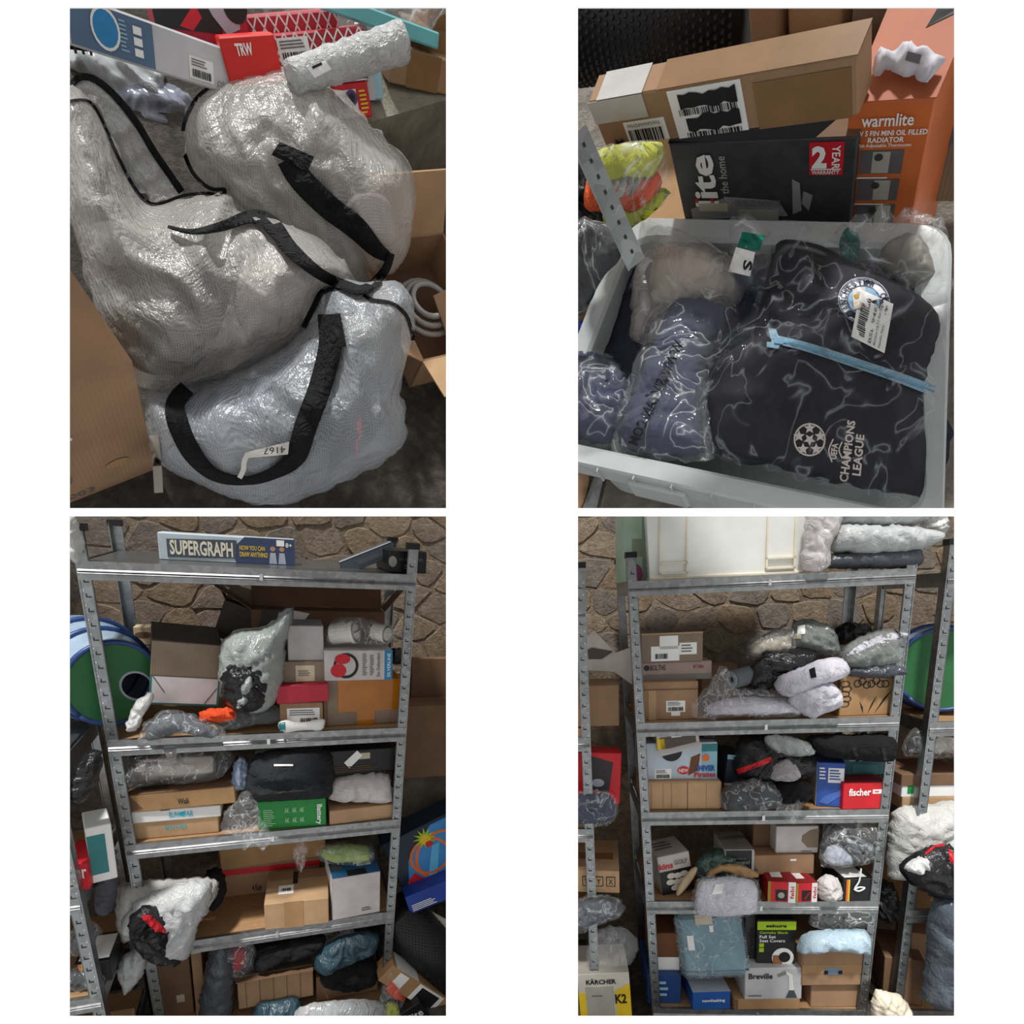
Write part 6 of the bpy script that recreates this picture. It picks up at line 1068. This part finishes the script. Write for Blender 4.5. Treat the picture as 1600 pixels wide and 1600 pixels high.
t = Thing(PA, 'bubble_wrap_roll', 'long parcel in bubble wrap pointing to the upper right', 'wrapped parcel', PA.D(550, 100, 1.18)); p, q = PA.D(455, 122, 1.02), PA.D(628, 66, 1.08); L_ = (q-p).length; pr = [(0, 0)]+[(L_*k/24, .022+.0012*math.sin(k*1.7)+.006*k/24) for k in range(25)]+[(L_, 0)]; vs, fs = lathedata(p, q-p, pr, 30); vs = [v+Vector((noise.noise(v*60), noise.noise(v*60+Vector((7,1,3))), noise.noise(v*60+Vector((1,9,5)))))*.0022 for v in vs]; wr_ = t.lpart('bubble_wrap', (vs, fs), mailer('bubble_white', 'bfc1c0', .25, 60), smooth=True); t.bvh = BVHTree.FromPolygons(vs, fs)
lb = t.drape('paper_label', *quad_px([(480,106),(508,94),(518,108),(492,122)]), paper, .003, sub=wr_); t.drape('barcode', *quad_px([(487,104),(502,97),(504,101),(489,108)]), ink, .005, sub=wr_)
b = abox('aqua_box', 'small pale aqua box with print under the bubble-wrapped parcel', 'box', (572, 124), 52, 52, .03, M('aqua_card', '9cc6d2', .5), -8, z=.23); b.rect('front', .02, .0, .72, .8, M('box_pale')); b.lines('front', .2, .4, .65, .7, 3, GREYI)
b = abox('speaker_box', 'small red and white box picturing two round speakers', 'box', (552, 158), 54, 46, .03, M('signal_red'), -14, z=.23); b.rect('front', .0, .08, .62, .82, white); b.disc('front', .2, .55, .011, M('violet_print', '5a4a7a'), 'pictured_speaker', off=.003); b.disc('front', .46, .6, .011, M('violet_print'), 'pictured_speaker', off=.003); b.disc('front', .46, .6, .006, black, 'pictured_cone', off=.004); b.lines('front', .7, .1, .95, .8, 6, YEL); b.rect('top', 0, 0, 1, 1, M('picture_top', '9a8f90'))
th = dsoft('aqua_film_bag', 'clear film over a flat aqua board across the top right', 'bag', [(420,0),(690,-10),(692,30),(660,52),(630,55),(560,42),(480,38),(430,26)], 1.16, .03, CLEAR2, wr=.014, res=34); ab = abox('aqua_board', 'flat aqua board under clear film at the top right', 'board', (590, 30), 230, 22, .02, M('aqua_plain', '6fb8bc', .5), 8, z=.29)
for i, (x0_, y0_, x1_, y1_, lb) in enumerate(((600,140,720,92,'brown carton, lowest of the stack at the right edge'), (630,92,720,55,'brown carton, middle of the stack at the right edge'), (660,55,720,20,'brown carton, topmost of the stack at the right edge'))):
    b = abox('stacked_carton', lb, 'carton', ((x0_+x1_)/2+14, (y0_+y1_)/2), x1_-x0_+20, y0_-y1_-2, .06, KR['mid' if i != 1 else 'dark'], 4, z=.23+.02*i, pitch=-25, group='cartons stacked beside the ledge'); b.tape('front', .2, 0, .6, 1, M('tan_tape', '8a6a48', .25))
dsoft('grey_film_bag', 'pale grey-green film bag slumped behind the flap of the middle bag', 'bag', [(104,70),(150,62),(210,88),(250,110),(262,140),(280,170),(276,178),(230,170),(190,165),(150,130),(120,118),(104,118)], 1.2, .05, film('mist_film', 'b6bcbe', .82, .25), wr=.014, res=34)
dsoft('blue_film_bag', 'film bag with bright blue cloth inside, behind the flap', 'bag', [(150,125),(200,118),(262,132),(292,138),(304,165),(290,215),(290,250),(262,264),(235,238),(200,190),(170,158)], 1.24, .05, film('mist_film2', 'aab4c6', .5, .2), inner=[([(212,180),(240,178),(282,178),(284,212),(250,218),(226,205)], cloth('sky_cloth', '4a6fc0'), .95, 'blue_cloth')])
b = Box(PA, 'dark_slot_rack', 'dark ribbed grille at the very top left corner', 'grille', (100, 60, 128, 0), .66, .03, M('black_card'), hgt=.1, wid=.06, ctr=(112, 32))
for i in range(5): b.part('rib', boxdata(-.03+.012*i, -.026+.012*i, -.019, -.015, 0, .1), M('charcoal_card', '3a3a3c'))
# left carton: its lower edge runs along the floor
c = PA.Z(243, 733, 0); e = (PA.Z(109, 786, 0)-c); e = e.normalized(); nrm = Vector((e.y, -e.x, 0)); nrm = nrm if nrm.dot(PA.eye-c) > 0 else -nrm
t = Thing(PA, 'big_carton', 'large kraft carton with pencilled digits at the left edge', 'carton', c+e*.15); wd_ = .3; hh = .34; bk = -nrm
q8 = [c, c+e*wd_, c+e*wd_+bk*.2, c+bk*.2]; vs = q8+[p+Vector((0,0,hh)) for p in q8]; fs = [[3,2,1,0],[4,5,6,7],[0,1,5,4],[1,2,6,5],[2,3,7,6],[3,0,4,7]]
bd = t.lpart('body', clip((vs, fs), PA), KR['mid']); up = Vector((0,0,1))
def oncard(u, v): return c+e*u+up*v+nrm*.0015
t.lpart('handwriting', ([oncard(.155-.045*p.x+.0, .012+.016*p.y) for p in textdata('003', 0)[0]], textdata('003', 0)[1]), GREYI, sub=bd); t.lpart('stain', ([oncard(.06+.02*math.cos(a), .08+.012*math.sin(a)) for a in [2*math.pi*i/12 for i in range(12)]], [list(range(12))]), KR['warm'], sub=bd)
t.lpart('paper_label', ([oncard(.11, .2), oncard(.13, .19), oncard(.13, .22), oncard(.115, .225)], [[0,1,2,3]]), white, sub=bd); t.lpart('pen_circle', tubedata([oncard(.15+.014*math.cos(a), .085+.018*math.sin(a)) for a in [2*math.pi*i/16 for i in range(17)]], .0008, 4), GREYI, sub=bd)
# right open carton
o = PA.Z(640, 606, 0); f = (PA.Z(720, 586, 0)-o).normalized(); g = Vector((-f.y, f.x, 0)); w_, d_, h_ = .19, .26, .10
t = Thing(PA, 'open_carton', 'open kraft carton with folded flaps and a coiled cable, right of the bags', 'carton', o+f*.15+g*.15)
def wall(a, b, z0=0, z1=.2): n_ = (b-a).cross(up).normalized(); return prismdata([a, b, b+up*z1, a+up*z1], n_, .004)
A0, B0, C0, D0 = o, o+f*w_, o+f*w_+g*d_, o+g*d_
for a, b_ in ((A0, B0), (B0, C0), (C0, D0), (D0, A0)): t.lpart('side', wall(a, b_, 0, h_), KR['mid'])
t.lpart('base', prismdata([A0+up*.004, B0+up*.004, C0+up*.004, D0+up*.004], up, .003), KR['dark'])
t.lpart('flap', prismdata([A0+up*h_, B0+up*h_, B0+up*(h_+.02)-g*.09, A0+up*(h_+.02)-g*.09], up, .003), KR['light']); t.lpart('flap', prismdata([D0+up*h_, A0+up*h_, A0+up*(h_+.05)-f*.06, D0+up*(h_+.05)-f*.06], up, .003), KR['mid']); t.lpart('flap', prismdata([D0+up*h_, C0+up*h_, C0+up*(h_+.1)+g*.05, D0+up*(h_+.1)+g*.05], -g, .003), KR['light'])
cc = (A0+C0)/2+up*.05; t.lpart('cable_coil', tubedata([cc+Vector((math.cos(a)*(.07-.002*a), math.sin(a)*(.07-.002*a), .002*a)) for a in [i*.3 for i in range(64)]], .006, 6), M('cable_white', 'a8a8a6', .4), smooth=True)
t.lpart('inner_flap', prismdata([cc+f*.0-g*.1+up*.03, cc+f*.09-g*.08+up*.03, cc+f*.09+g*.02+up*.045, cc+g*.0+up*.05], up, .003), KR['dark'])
dsoft('pale_sack', 'pale blue-grey sack edge at the right above the open carton', 'sack', [(648,305),(660,290),(720,270),(720,310),(680,312)], 1.35, .03, mailer('mist_mailer', '8f98a4'))
